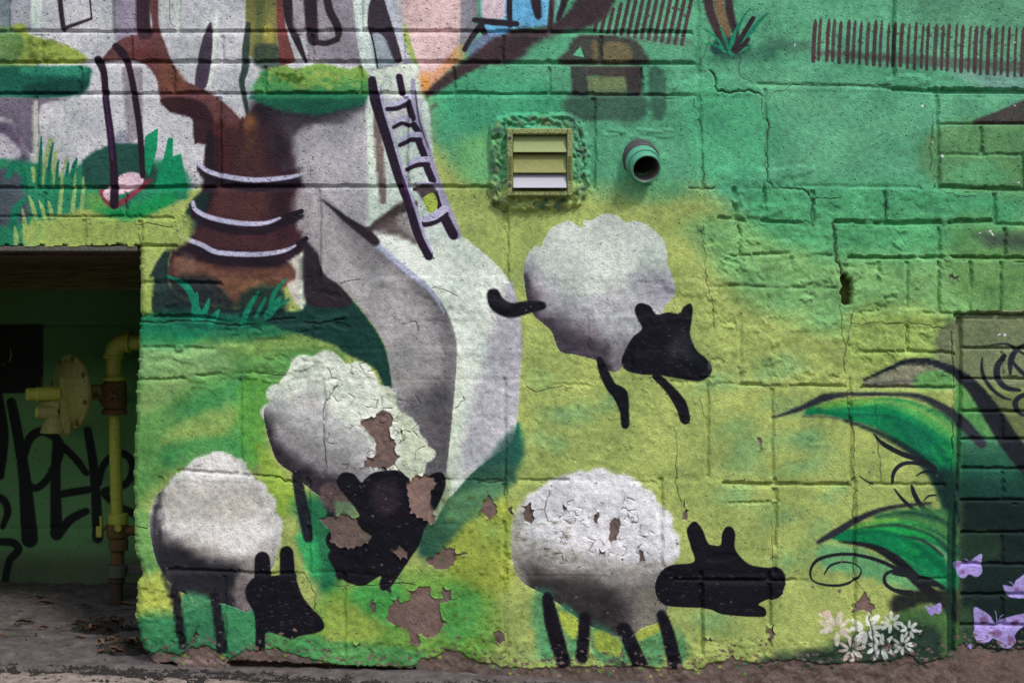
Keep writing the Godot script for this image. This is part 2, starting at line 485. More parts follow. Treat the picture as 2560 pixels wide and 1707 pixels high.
	for b in [[1848,70,1858,46,1877,20,7],[1850,120,1892,62,1922,32,11],[1808,122,1792,96,1758,70,7],[1814,130,1790,114,1760,110,6],[1830,138,1862,122,1886,112,6],[1822,120,1812,90,1800,66,7],[1826,130,1836,90,1846,60,10]]:
		m.stroke([b[0],b[1],b[2],b[3],b[4],b[5]], [b[6], b[6], 2], c(38, 132, 100), 2)
	m.stroke([1836,124, 1862,82, 1884,46], [14,12,12], c(54, 46, 52), 2)
	m.stroke([1840,130, 1860,112, 1872,98], [12,12,10], c(54, 46, 52), 2)
	# paling fence, right
	m.area([1926,96, 2036,106, 2036,128, 1930,122], c(76, 112, 92, 0.6), 12)
	m.stroke([2033,132, 2160,140, 2400,158, 2830,185], [12,16,26,30], c(84, 66, 66, 0.5), 7)
	for i in 47:
		var x := 2039.0 + i * 16.9 + rng.randf_range(-2, 2)
		var yt := 46.0 + i * 0.72 + rng.randf_range(-3, 3)
		var ye := 149.0 + i * 1.28 + rng.randf_range(-2, 4)
		var w := rng.randf_range(6.5, 10.5)
		m.stroke([x, yt, x - 1.0, yt + 12, x - 4.0, lerpf(yt, ye, 0.5), x - 6.0, ye], [2, w, w, w], c(78, 58, 62, rng.randf_range(0.8, 0.96)), 1.6)
	for i in 60:
		m.oval(2040 + i * 9.0, rng.randf_range(60, 150), 3.5, 3.5, c(78, 60, 62, 0.55), 2)
	m.poly([2432,302, 2500,276, 2560,250, 2850,180, 2850,314, 2440,310], c(76, 70, 68, 0.95), 5)


func paint_tree(m: Cv):
	var ink := c(42, 32, 42)
	# left bush
	m.area([-300,150, 20,160, 110,166, 215,166, 226,190, 206,228, 120,244, 0,242, -300,240], c(36, 100, 82), 5)
	m.area([60,166, 210,168, 190,190, 60,186], c(58, 142, 112, 0.8), 8)
	m.area([60,215, 210,196, 200,236, 90,243], c(24, 66, 60, 0.8), 10)
	m.area([-300,90, 10,86, 22,68, 58,58, 66,82, 98,94, 150,108, 196,128, 214,152, 120,160, -300,162], c(150, 166, 82), 7)
	m.area([-300,80, 20,66, 22,160, -300,160], c(96, 132, 84, 0.8), 12)
	for i in 14:
		m.oval(rng.randf_range(28, 150), rng.randf_range(100, 148), rng.randf_range(5, 13), rng.randf_range(4, 9), c(88, 110, 48, 0.5), 4)
	# shadowed trestle legs
	m.poly([302,166, 356,166, 356,330, 318,372], c(140, 130, 140, 0.8), 7)
	m.area([290,330, 316,330, 318,372, 288,372], c(116, 122, 134, 0.7), 8)
	# branches and trunk
	m.area([256,152, 264,134, 300,98, 340,86, 372,80, 380,60, 372,10, 372,-60, 394,-60, 396,60, 410,104, 428,152, 450,196, 490,214, 530,236, 566,262, 600,296, 606,300, 632,272, 650,258, 690,250, 704,290, 690,350, 700,430, 540,430, 520,340, 500,290, 440,262, 400,244, 392,200, 366,164, 330,150, 290,150], c(104, 68, 68), 4)
	m.area([342,-60, 372,-60, 374,50, 380,90, 352,96, 340,70], c(58, 44, 52), 4)
	m.area([402,246, 470,244, 512,262, 532,296, 538,352, 508,360, 486,348, 482,300, 452,288, 418,276], c(58, 36, 42), 6)
	m.poly([482,298, 532,310, 512,346, 486,362], c(62, 42, 46), 3)
	m.area([320,130, 380,120, 400,150, 376,158, 330,146], c(92, 52, 48, 0.7), 9)
	m.area([400,150, 430,160, 470,216, 440,230, 400,220], c(120, 78, 62, 0.8), 10)
	m.area([618,296, 650,268, 646,330, 622,388, 606,400], c(150, 104, 62, 0.95), 12)
	m.area([640,248, 930,238, 900,262, 850,284, 800,304, 740,360, 700,420, 660,430, 650,330], c(40, 33, 42, 0.96), 22)
	m.area([600,330, 640,310, 700,330, 720,400, 690,440, 560,440, 560,380], c(66, 44, 46, 0.8), 26)
	m.area([690,250, 920,244, 880,300, 800,350, 740,410, 690,430], c(50, 44, 54, 0.7), 34)
	m.area([690,300, 800,300, 900,260, 860,330, 780,390, 720,430], c(106, 98, 106, 0.45), 34)
	m.stroke([606,296, 600,330, 612,372], [8,10,6], c(74, 44, 44, 0.9), 4)
	m.area([532,320, 560,300, 580,360, 560,440, 530,440], c(84, 46, 46, 0.9), 12)
	m.area([520,330, 534,350, 528,430, 508,425], c(46, 34, 42), 5)
	# second bush
	m.area([640,206, 660,176, 710,164, 740,172, 800,158, 868,172, 908,168, 918,240, 700,246, 636,240], c(128, 164, 84), 6)
	m.area([620,240, 700,228, 930,236, 908,262, 860,274, 800,286, 720,280, 660,262], c(34, 96, 74, 0.95), 9)
	m.area([640,196, 700,190, 760,226, 900,196, 906,240, 650,240], c(54, 138, 92, 0.55), 12)
	for i in 22:
		m.oval(rng.randf_range(690, 760), rng.randf_range(184, 204), rng.randf_range(4, 9), rng.randf_range(3, 6), c(78, 104, 34, 0.75), 3)
	for i in 26:
		m.oval(rng.randf_range(650, 900), rng.randf_range(180, 232), rng.randf_range(5, 14), rng.randf_range(4, 8), c(170, 180, 96, 0.45) if i % 2 else c(40, 118, 84, 0.5), 5)
	# tub of hooped staves
	m.area([528,420, 600,432, 690,430, 786,418, 788,480, 770,560, 770,610, 745,680, 700,720, 640,700, 560,760, 460,740, 418,690, 440,600, 480,540, 500,490], c(74, 48, 52), 5)
	m.area([700,440, 786,424, 786,520, 768,600, 720,610, 700,520], c(72, 44, 54, 0.9), 20)
	m.area([740,480, 800,474, 800,680, 764,720, 745,700, 756,600, 740,560], c(172, 164, 166, 0.95), 16)
	m.area([540,470, 660,480, 650,545, 540,535], c(94, 60, 58, 0.6), 18)
	m.area([440,640, 520,630, 530,680, 480,720, 440,700], c(140, 108, 92, 0.6), 18)
	m.area([560,670, 720,650, 740,690, 690,720, 600,720], c(134, 96, 74, 0.85), 16)
	m.area([706,646, 748,632, 764,640, 764,760, 738,756, 714,700], c(196, 192, 180), 5)
	m.stroke([756,634, 758,700, 754,770], [8,18,10], c(206, 216, 196), 4)
	m.stroke([534,350, 530,430, 512,500, 486,560, 450,620], [26,34,34,34,30], Color(ink, 0.85), 14)
	m.stroke([690,330, 720,420, 700,520, 700,600], [40,50,40,40], c(52, 36, 44, 0.7), 24)
	m.area([560,330, 600,320, 590,400, 560,430], c(60, 38, 42, 0.6), 14)
	# dark ground round the tub
	m.area([480,500, 520,484, 500,560, 452,590, 420,660, 440,740, 560,772, 700,770, 700,806, 560,826, 420,806, 372,760, 374,690, 420,610, 452,556], c(36, 54, 54, 0.96), 6)
	m.area([440,612, 500,628, 560,644, 700,646, 740,690, 690,716, 640,700, 604,740, 570,770, 520,720, 470,740, 436,690], c(112, 78, 66), 7)
	m.area([430,600, 520,618, 700,640, 690,668, 540,660, 440,640], c(44, 32, 42, 0.9), 9)
	m.area([444,640, 480,640, 496,672, 470,690, 446,676], c(140, 110, 96, 0.55), 14)
	m.poly([548,690, 600,688, 622,730, 600,770, 560,760], c(116, 84, 66, 0.8), 9)
	m.poly([600,715, 620,690, 640,700, 628,770, 608,760], c(134, 98, 70, 0.75), 7)
	m.poly([360,700, 384,690, 376,790, 350,790], c(158, 178, 94, 0.9), 6)
	m.area([430,700, 520,690, 556,724, 590,764, 560,806, 430,796], c(34, 46, 48, 0.85), 14)
	m.area([596,744, 640,716, 704,722, 706,796, 610,800], c(32, 52, 50, 0.88), 12)
	m.area([520,640, 700,646, 720,664, 560,676], c(50, 34, 42, 0.6), 14)
	# hoops
	for h in [[[495,408, 520,428, 570,442, 640,450, 722,443, 762,432, 786,424]], [[482,506, 490,526, 530,545, 598,558, 660,558, 700,545, 754,528]], [[452,562, 453,590, 504,612, 545,631, 640,636, 706,628, 738,614, 765,596]]]:
		var p: Array = h[0]
		var low := []
		for i in p.size():
			low.append(p[i] + (13.0 if i % 2 == 1 else 0.0))
		m.stroke(low, [10, 24, 30, 34, 32, 24, 14], Color(ink, 0.9), 7)
		m.stroke(p.slice(p.size() - 6), [6, 10, 12, 12], ink, 2)
		m.stroke(p.slice(0, p.size() - 2), [10, 12, 13, 12, 6], c(186, 184, 206), 2.4)
	# grass at the foot of the tub
	m.area([346,790, 470,780, 700,800, 740,830, 600,850, 420,840, 346,830], c(30, 116, 88, 0.7), 16)
	for b in [[500,800,470,722,418,690,18],[486,800,488,770,492,732,20],[500,800,512,778,522,748,16],[524,812,534,794,548,774,18],[606,812,620,772,646,730,16],[672,792,684,736,714,698,12],[668,790,684,768,704,740,22],[690,770,704,760,722,748,8],[640,790,652,768,664,744,10]]:
		m.stroke([b[0],b[1],b[2],b[3],b[4],b[5]], [b[6], b[6], 5], c(30, 126, 98), 2.4)
	# meadow, left
	m.area([-300,410, 60,402, 150,440, 214,404, 300,420, 400,400, 466,430, 468,492, 432,506, 310,544, 210,520, 120,566, 60,626, -300,626], c(46, 128, 94), 12)
	m.area([-300,430, 10,420, 60,480, 40,560, -300,560], c(84, 76, 92, 0.8), 14)
	m.area([206,404, 250,372, 300,358, 360,366, 388,420, 388,468, 226,468], c(42, 82, 72), 8)
	m.poly([362,342, 394,320, 392,372, 372,440, 358,420], c(28, 142, 98), 2)
	m.poly([398,440, 420,344, 432,346, 430,440], c(26, 140, 96), 2)
	m.poly([384,470, 404,400, 452,384, 462,440, 464,480], c(28, 138, 96), 3)
	for b in [[20,440,34,410,60,420,16],[96,470,100,400,102,342,10],[118,470,124,400,132,356,9],[60,470,56,430,46,414,14],[140,470,142,420,146,400,8],[165,440,168,420,170,404,8],[178,440,186,410,192,396,11],[30,560,40,520,70,490,20],[100,560,96,520,92,500,10]]:
		m.stroke([b[0],b[1],b[2],b[3],b[4],b[5]], [b[6], b[6], 3], c(30, 116, 88), 2)
	for b in [[106,466,112,400,126,350,12],[133,466,134,420,138,382,11],[82,456,82,440,80,420,9],[155,427,152,480,147,545,12],[156,430,162,410,166,398,7],[188,432,184,490,178,545,12],[207,443,206,490,202,545,12],[71,490,80,515,87,545,12],[95,500,103,520,111,545,10],[120,503,126,525,128,545,12],[35,566,38,590,40,618,15],[54,522,60,560,62,618,13],[79,547,76,580,73,618,18],[112,545,116,580,112,620,22],[140,545,150,580,150,620,30]]:
		m.stroke([b[4],b[5],b[2],b[3],b[0],b[1]], [b[6], b[6], 3] if b[1] > b[5] else [b[6], b[6] * 0.9, 4], c(158, 178, 112, 0.85), 2.6)
	m.area([90,548, 440,520, 440,622, 100,622], c(160, 178, 98, 0.85), 14)
	m.area([230,500, 310,520, 420,480, 432,506, 330,548, 240,530], c(30, 144, 82, 0.9), 12)
	m.area([220,480, 300,500, 280,520, 220,520], c(130, 172, 90, 0.7), 12)
	m.stroke([252,478, 262,498, 284,516, 306,504, 340,478, 372,450], [14,12,12,14,14,12], c(132, 60, 72, 0.95), 4)
	m.oval(325, 452, 34, 22, c(222, 190, 200), 3, -0.1)
	m.area([256,482, 270,466, 296,458, 330,466, 326,478, 296,488, 276,502, 262,496], c(216, 184, 192), 3)
	# trestle legs
	m.stroke([244,150, 258,180, 264,250, 276,340, 284,430, 285,512], [22,17,17,18,20,22], c(44, 30, 44), 2.4)
	m.stroke([288,116, 306,134, 322,170, 338,250, 350,340, 356,440], [18,22,15,16,15,13], c(46, 32, 44), 2.4)
	m.stroke([262,240, 274,330, 280,400], [5,7,5], c(74, 46, 86, 0.8), 3)


func paint_path(m: Cv):
	var ink := c(48, 42, 48)
	# white gable strip and wall beside the ladder
	m.area([915,262, 936,262, 950,330, 1000,330, 1064,250, 1080,340, 1092,450, 1146,590, 1000,600, 940,560, 915,560], c(196, 208, 198), 6)
	m.area([740,330, 860,310, 914,290, 914,560, 860,540, 810,505, 760,470], c(172, 168, 172, 0.9), 14)
	m.poly([916,272, 934,268, 946,420, 944,550, 922,566], c(210, 222, 206), 4)
	m.stroke([942,290, 948,380, 956,470, 958,505], [16,22,20,14], c(118, 104, 100, 0.95), 7)
	# fallen shadow shape on the left of the path
	m.area([762,622, 800,650, 850,716, 905,778, 950,842, 970,892, 982,970, 960,966, 940,926, 900,900, 860,880, 830,860, 700,820, 664,800, 720,780, 764,760], c(32, 66, 60), 7)
	m.area([760,612, 800,640, 850,712, 880,760, 800,770, 760,740], c(54, 44, 52, 0.95), 9)
	# grey flank of the path
	var flank := [795,500, 830,506, 880,560, 932,596, 1000,652, 1078,716, 1114,768, 1136,828, 1144,880, 1138,1000, 1128,1080, 1118,1200, 1096,1246, 1058,1196, 1012,1122, 988,1040, 980,960, 968,884, 946,832, 902,772, 852,716, 800,664]
	m.area(flank, c(168, 164, 164), 4)
	m.stencil(flank)
	m.stroke([830,500, 880,560, 1000,668, 1078,738, 1110,800, 1122,880, 1116,1000, 1100,1120, 1080,1230], [10,40,40,40,50,60,80,90,70], c(102, 98, 102, 0.75), 30)
	m.area([860,560, 960,620, 940,680, 880,660], c(122, 118, 120, 0.5), 26)
	m.area([985,860, 1100,860, 1090,960, 990,960], c(150, 148, 146, 0.8), 22)
	m.area([1010,1000, 1130,960, 1120,1140, 1040,1140], c(84, 80, 84, 0.6), 30)
	m.stencil([])
	# lit top of the path
	var top := [938,600, 984,584, 1060,616, 1142,588, 1204,628, 1252,672, 1282,722, 1300,800, 1302,900, 1292,1058, 1272,1112, 1232,1142, 1180,1182, 1122,1244, 1116,1196, 1128,1080, 1143,900, 1136,830, 1112,770, 1072,715, 1000,655]
	m.area(top, c(222, 230, 216), 4)
	m.stencil(top)
	m.area([1290,640, 1320,800, 1310,1000, 1270,1130, 1200,1180, 1150,1180, 1180,1000, 1210,900, 1250,760], c(186, 182, 192, 0.8), 26)
	m.area([1240,760, 1320,760, 1310,960, 1250,920], c(172, 168, 176, 0.5), 26)
	m.stroke([1150,900, 1140,1060, 1124,1200], [16,26,20], c(216, 226, 206, 0.95), 8)
	m.stencil([])
	m.stroke([938,606, 1002,664, 1074,724, 1110,780], [18,14,10,6], c(176, 184, 210, 0.8), 6)
	m.stroke([1280,700, 1302,800, 1304,900], [6,5,6], c(168, 166, 170, 0.6), 4)
	m.area([1240,1120, 1290,1070, 1298,1150, 1240,1170, 1190,1190], c(48, 88, 80, 0.8), 18)
	m.stroke([1112,1196, 1116,1230, 1100,1270, 1082,1310], [26,24,12,5], c(172, 186, 150, 0.9), 5)
	# ink seams
	m.stroke([806,500, 836,524, 870,552, 916,584, 938,604], [4,9,16,26,22], ink, 5)
	m.stroke([920,576, 964,548, 1006,520, 1034,512], [14,26,30,22], c(66, 54, 56, 0.95), 8)
	m.area([930,570, 1000,536, 1030,580, 1048,616, 1020,600, 980,588], c(92, 80, 80, 0.9), 12)
	m.area([990,546, 1030,530, 1040,590, 1010,580], c(160, 156, 152, 0.7), 12)


func paint_ladder(m: Cv):
	var ink := c(46, 34, 50)
	var pale := c(182, 180, 204)
	m.stroke([1032,200, 1040,280, 1062,352, 1084,424, 1106,486, 1132,552, 1146,590], [10,18,18,16,16,18,16], c(158, 152, 176), 2.4)
	m.stroke([1038,226, 1048,300, 1070,366], [3,4,3], c(70, 60, 76, 0.9), 1.6)
	for s in [[998,192,1006,232,17],[1020,256,1032,296,16],[1034,312,1046,330,16],[1046,352,1062,392,17],[1068,420,1082,452,18],[1088,482,1100,520,14],[1112,546,1134,588,24]]:
		m.stroke([s[0],s[1],s[2],s[3]], [s[4], s[4]], ink, 2.2)
	for s in [[968,262,996,258,1022,240,12],[984,308,1006,296,1024,300,10],[1000,352,1024,338,1050,336,12],[1018,412,1044,400,1070,398,13],[1036,462,1062,458,1084,462,10],[1062,548,1086,540,1112,522,20]]:
		m.stroke([s[0],s[1] + 11,s[2],s[3] + 12,s[4],s[5] + 14], [s[6] * 0.9, s[6], s[6]], ink, 2.2)
		m.stroke([s[0],s[1],s[2],s[3],s[4],s[5]], [s[6] * 0.8, s[6], s[6]], pale, 2)
	m.area([1040,466, 1080,462, 1090,482, 1060,500], c(70, 58, 62, 0.9), 6)
	m.area([1058,494, 1082,482, 1094,504, 1090,524, 1074,532, 1062,512], c(160, 180, 82), 2)
	m.stroke([930,200, 938,250, 962,328, 992,428, 1004,462, 1022,508, 1044,580, 1072,640], [20,26,24,22,22,22,24,22], ink, 2)
	m.stroke([950,214, 962,280, 986,350, 1006,420, 1022,470, 1040,524, 1062,592, 1082,634], [5,6,7,6,7,8,8,5], c(176, 172, 200, 0.95), 2)
	m.stroke([998,420, 1014,470, 1030,520], [4,6,4], c(78, 44, 92, 0.8), 3)


func paint_sheep(m: Cv):
	var black := c(28, 27, 35)
	# the leaping one
	m.area(SHEEP_A, c(204, 212, 202), 3)
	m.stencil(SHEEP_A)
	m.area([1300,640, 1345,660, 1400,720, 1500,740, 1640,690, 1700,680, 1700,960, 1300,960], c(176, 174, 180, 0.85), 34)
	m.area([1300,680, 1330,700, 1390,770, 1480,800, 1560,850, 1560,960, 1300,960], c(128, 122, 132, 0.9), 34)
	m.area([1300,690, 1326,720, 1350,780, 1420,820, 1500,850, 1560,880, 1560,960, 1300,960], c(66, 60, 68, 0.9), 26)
	m.area([1500,720, 1570,730, 1600,800, 1560,860, 1500,830], c(186, 186, 186, 0.6), 24)
	m.area([1560,690, 1660,680, 1690,760, 1640,740], c(150, 146, 158, 0.5), 20)
	m.stroke([1316,690, 1322,750, 1340,790], [10,16,14], c(70, 58, 70, 0.7), 10)
	m.area([1530,860, 1580,850, 1566,930, 1530,924], c(150, 142, 146, 0.8), 12)
	m.stencil([])
	m.stroke([1234,738, 1244,760, 1276,776, 1320,768, 1356,764], [34,40,38,32,20], black, 4)
	m.stroke([1500,900, 1512,934, 1530,968, 1552,988, 1562,1030, 1564,1062], [16,24,26,38,22,20], black, 2.4)
	m.stroke([1640,940, 1672,970, 1702,1010, 1714,1048], [18,22,30,26], black, 2.4)
	m.area([1588,772, 1600,758, 1626,765, 1642,786, 1672,781, 1699,784, 1710,768, 1727,759, 1733,776, 1729,808, 1726,835, 1732,856, 1744,878, 1766,896, 1780,918, 1778,934, 1760,950, 1737,952, 1683,944, 1650,938, 1607,936, 1569,927, 1555,906, 1563,878, 1582,844, 1606,822, 1594,796], black, 2.4)
	m.area([1690,830, 1724,840, 1740,884, 1766,906, 1720,902, 1670,890], c(70, 70, 78, 0.45), 16)
	m.oval(1775, 915, 6, 12, c(90, 90, 98, 0.7), 4)
	# the peeling one
	m.area(SHEEP_B, c(222, 228, 212), 4)
	for b in [[757,918,32],[815,908,34],[895,938,36],[962,994,30],[1004,1054,22],[1026,1072,22],[1046,1114,24],[1068,1136,20],[1036,1178,26],[690,985,26],[672,1030,22]]:
		m.oval(b[0], b[1], b[2], b[2] * 0.95, c(222, 228, 212), 6)
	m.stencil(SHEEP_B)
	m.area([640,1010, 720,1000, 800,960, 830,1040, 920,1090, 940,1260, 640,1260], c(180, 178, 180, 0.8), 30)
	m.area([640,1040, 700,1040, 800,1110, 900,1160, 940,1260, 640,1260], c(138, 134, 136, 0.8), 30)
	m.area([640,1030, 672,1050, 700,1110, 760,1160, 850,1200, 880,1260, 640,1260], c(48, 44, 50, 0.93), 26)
	m.area([940,930, 1000,1000, 1060,1100, 1090,1140, 1050,1210, 1000,1200, 1000,1080], c(206, 214, 186, 0.8), 14)
	m.stencil([])
	m.stroke([742,1190, 752,1250, 762,1300, 770,1345], [26,28,28,24], c(36, 38, 46, 0.96), 4)
	m.stroke([827,1250, 828,1300], [20,20], c(36, 38, 46, 0.95), 4)
	m.area([800,1215, 850,1210, 880,1260, 860,1290, 810,1270], c(96, 80, 80, 0.9), 10)
	m.area([842,1200, 858,1181, 885,1186, 903,1206, 914,1196, 940,1180, 994,1176, 1020,1194, 1048,1208, 1082,1184, 1106,1182, 1115,1206, 1104,1243, 1087,1276, 1062,1321, 1048,1362, 1027,1394, 996,1440, 978,1466, 958,1477, 948,1462, 953,1440, 930,1452, 907,1465, 871,1457, 852,1443, 846,1400, 817,1362, 824,1330, 892,1296, 893,1279, 864,1240, 846,1218], black, 2.6)
	m.stroke([838,1390, 850,1420, 850,1440], [36,30,20], black, 5)
	m.area([940,1210, 990,1206, 1000,1260, 960,1290, 930,1260], c(64, 54, 66, 0.6), 16)
	m.area([838,1254, 880,1260, 892,1296, 846,1290], c(104, 132, 100, 0.85), 5)
	# the grazing one
	m.area(SHEEP_C, c(218, 216, 212), 6)
	for b in [[636,1226,26],[664,1258,26],[680,1306,26],[676,1352,26],[545,1156,30],[590,1170,26],[500,1170,26],[450,1210,28]]:
		m.oval(b[0], b[1], b[2], b[2] * 0.95, c(218, 216, 212), 8)
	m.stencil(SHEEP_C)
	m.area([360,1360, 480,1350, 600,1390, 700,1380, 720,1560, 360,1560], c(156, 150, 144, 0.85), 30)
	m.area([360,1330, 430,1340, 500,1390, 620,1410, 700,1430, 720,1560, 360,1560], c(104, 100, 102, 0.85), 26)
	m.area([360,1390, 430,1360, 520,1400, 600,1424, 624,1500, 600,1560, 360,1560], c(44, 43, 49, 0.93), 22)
	m.area([590,1440, 650,1430, 640,1530, 590,1520], c(140, 132, 128, 0.75), 14)
	m.stroke([402,1230, 388,1290, 392,1380, 412,1450], [14,22,30,40], c(62, 60, 66, 0.9), 12)
	m.area([420,1215, 640,1215, 640,1290, 440,1300], c(198, 192, 182, 0.7), 20)
	m.stencil([])
	m.area([455,1490, 530,1500, 530,1600, 470,1600], c(66, 132, 94, 0.9), 12)
	m.stroke([404,1290, 396,1360, 410,1440, 428,1490], [6,10,14,16], c(46, 50, 54, 0.7), 9)
	m.stroke([436,1470, 446,1540, 458,1614], [24,22,20], c(34, 34, 41, 0.95), 7)
	m.stroke([536,1490, 546,1560, 554,1622], [22,24,26], c(34, 34, 41, 0.95), 7)
	m.stroke([655,1398, 656,1440], [38,42], black, 2.4)
	m.stroke([716,1382, 718,1436], [34,38], black, 2.4)
	m.area([637,1443, 680,1440, 736,1434, 742,1454, 757,1492, 782,1524, 804,1547, 810,1569, 792,1582, 749,1590, 728,1598, 694,1586, 664,1582, 662,1620, 655,1634, 640,1628, 636,1540, 616,1498, 614,1470], black, 3)
	# the standing one
	m.area(SHEEP_D, c(226, 225, 228), 8)
	for b in [[1500,1196,28],[1450,1204,26],[1560,1214,30],[1612,1250,30],[1654,1300,30],[1674,1352,28],[1394,1222,28],[1340,1256,28]]:
		m.oval(b[0], b[1], b[2], b[2] * 0.95, c(226, 225, 228), 9)
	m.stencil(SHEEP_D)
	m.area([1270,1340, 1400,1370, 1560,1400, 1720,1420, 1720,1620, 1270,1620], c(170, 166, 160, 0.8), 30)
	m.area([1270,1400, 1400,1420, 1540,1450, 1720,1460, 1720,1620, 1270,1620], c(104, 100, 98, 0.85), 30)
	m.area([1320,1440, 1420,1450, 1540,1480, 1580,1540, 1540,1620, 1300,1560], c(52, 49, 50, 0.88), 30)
	m.area([1600,1480, 1680,1480, 1680,1580, 1600,1590], c(132, 128, 116, 0.6), 18)
	m.stroke([1310,1270, 1286,1330, 1284,1420, 1310,1460], [20,26,30,24], c(150, 150, 134, 0.6), 14)
	m.stencil([])
	for g in [[1330,1500,1380,1480,1390,1640,1350,1640],[1400,1510,1450,1550,1440,1640,1420,1640],[1480,1560,1560,1600,1580,1660,1490,1650],[1600,1590,1660,1570,1660,1660,1620,1660],[1690,1560,1720,1620,1710,1660,1695,1660]]:
		m.area(g, c(58, 138, 104, 0.6), 16)
	m.area([1400,1528, 1446,1550, 1440,1600, 1408,1570], c(166, 178, 76, 0.9), 8)
	m.area([1490,1575, 1550,1600, 1550,1640, 1492,1625], c(160, 172, 74, 0.85), 8)
	m.area([1595,1580, 1645,1560, 1650,1580, 1600,1600], c(166, 178, 76, 0.85), 6)
	m.stroke([1369,1494, 1380,1550, 1396,1610, 1410,1656], [26,38,38,34], black, 5)
	m.stroke([1463,1544, 1460,1590, 1455,1644], [28,30,32], black, 5)
	m.stroke([1560,1572, 1578,1610, 1602,1664], [34,36,38], black, 5)
	m.stroke([1655,1538, 1670,1580, 1688,1656], [26,32,36], black, 5)
	m.area([1718,1328, 1727,1310, 1740,1304, 1757,1324, 1770,1356, 1784,1363, 1803,1362, 1806,1336, 1816,1318, 1830,1318, 1839,1334, 1838,1370, 1857,1397, 1880,1413, 1920,1419, 1947,1419, 1961,1432, 1966,1454, 1961,1472, 1953,1490, 1936,1499, 1916,1500, 1897,1511, 1914,1521, 1916,1538, 1894,1542, 1811,1536, 1770,1522, 1688,1517, 1661,1511, 1645,1495, 1639,1465, 1650,1435, 1678,1413, 1735,1405, 1728,1367], black, 2)


func petal_flower(m: Cv, x: float, y: float, r: float, n: int, col: Color):
	var a0 := rng.randf() * TAU
	for i in n:
		if rng.randf() < 0.04:
			continue
		var a := a0 + i * TAU / n + rng.randf_range(-0.12, 0.12)
		var d := Vector2(cos(a), sin(a) * 0.9)
		var rr := r * rng.randf_range(0.85, 1.1)
		m.oval(x + d.x * rr * 0.62, y + d.y * rr * 0.62, rr * 0.4, rr * rng.randf_range(0.12, 0.19), Color(col, rng.randf_range(0.75, 0.96)), 1.6, a)


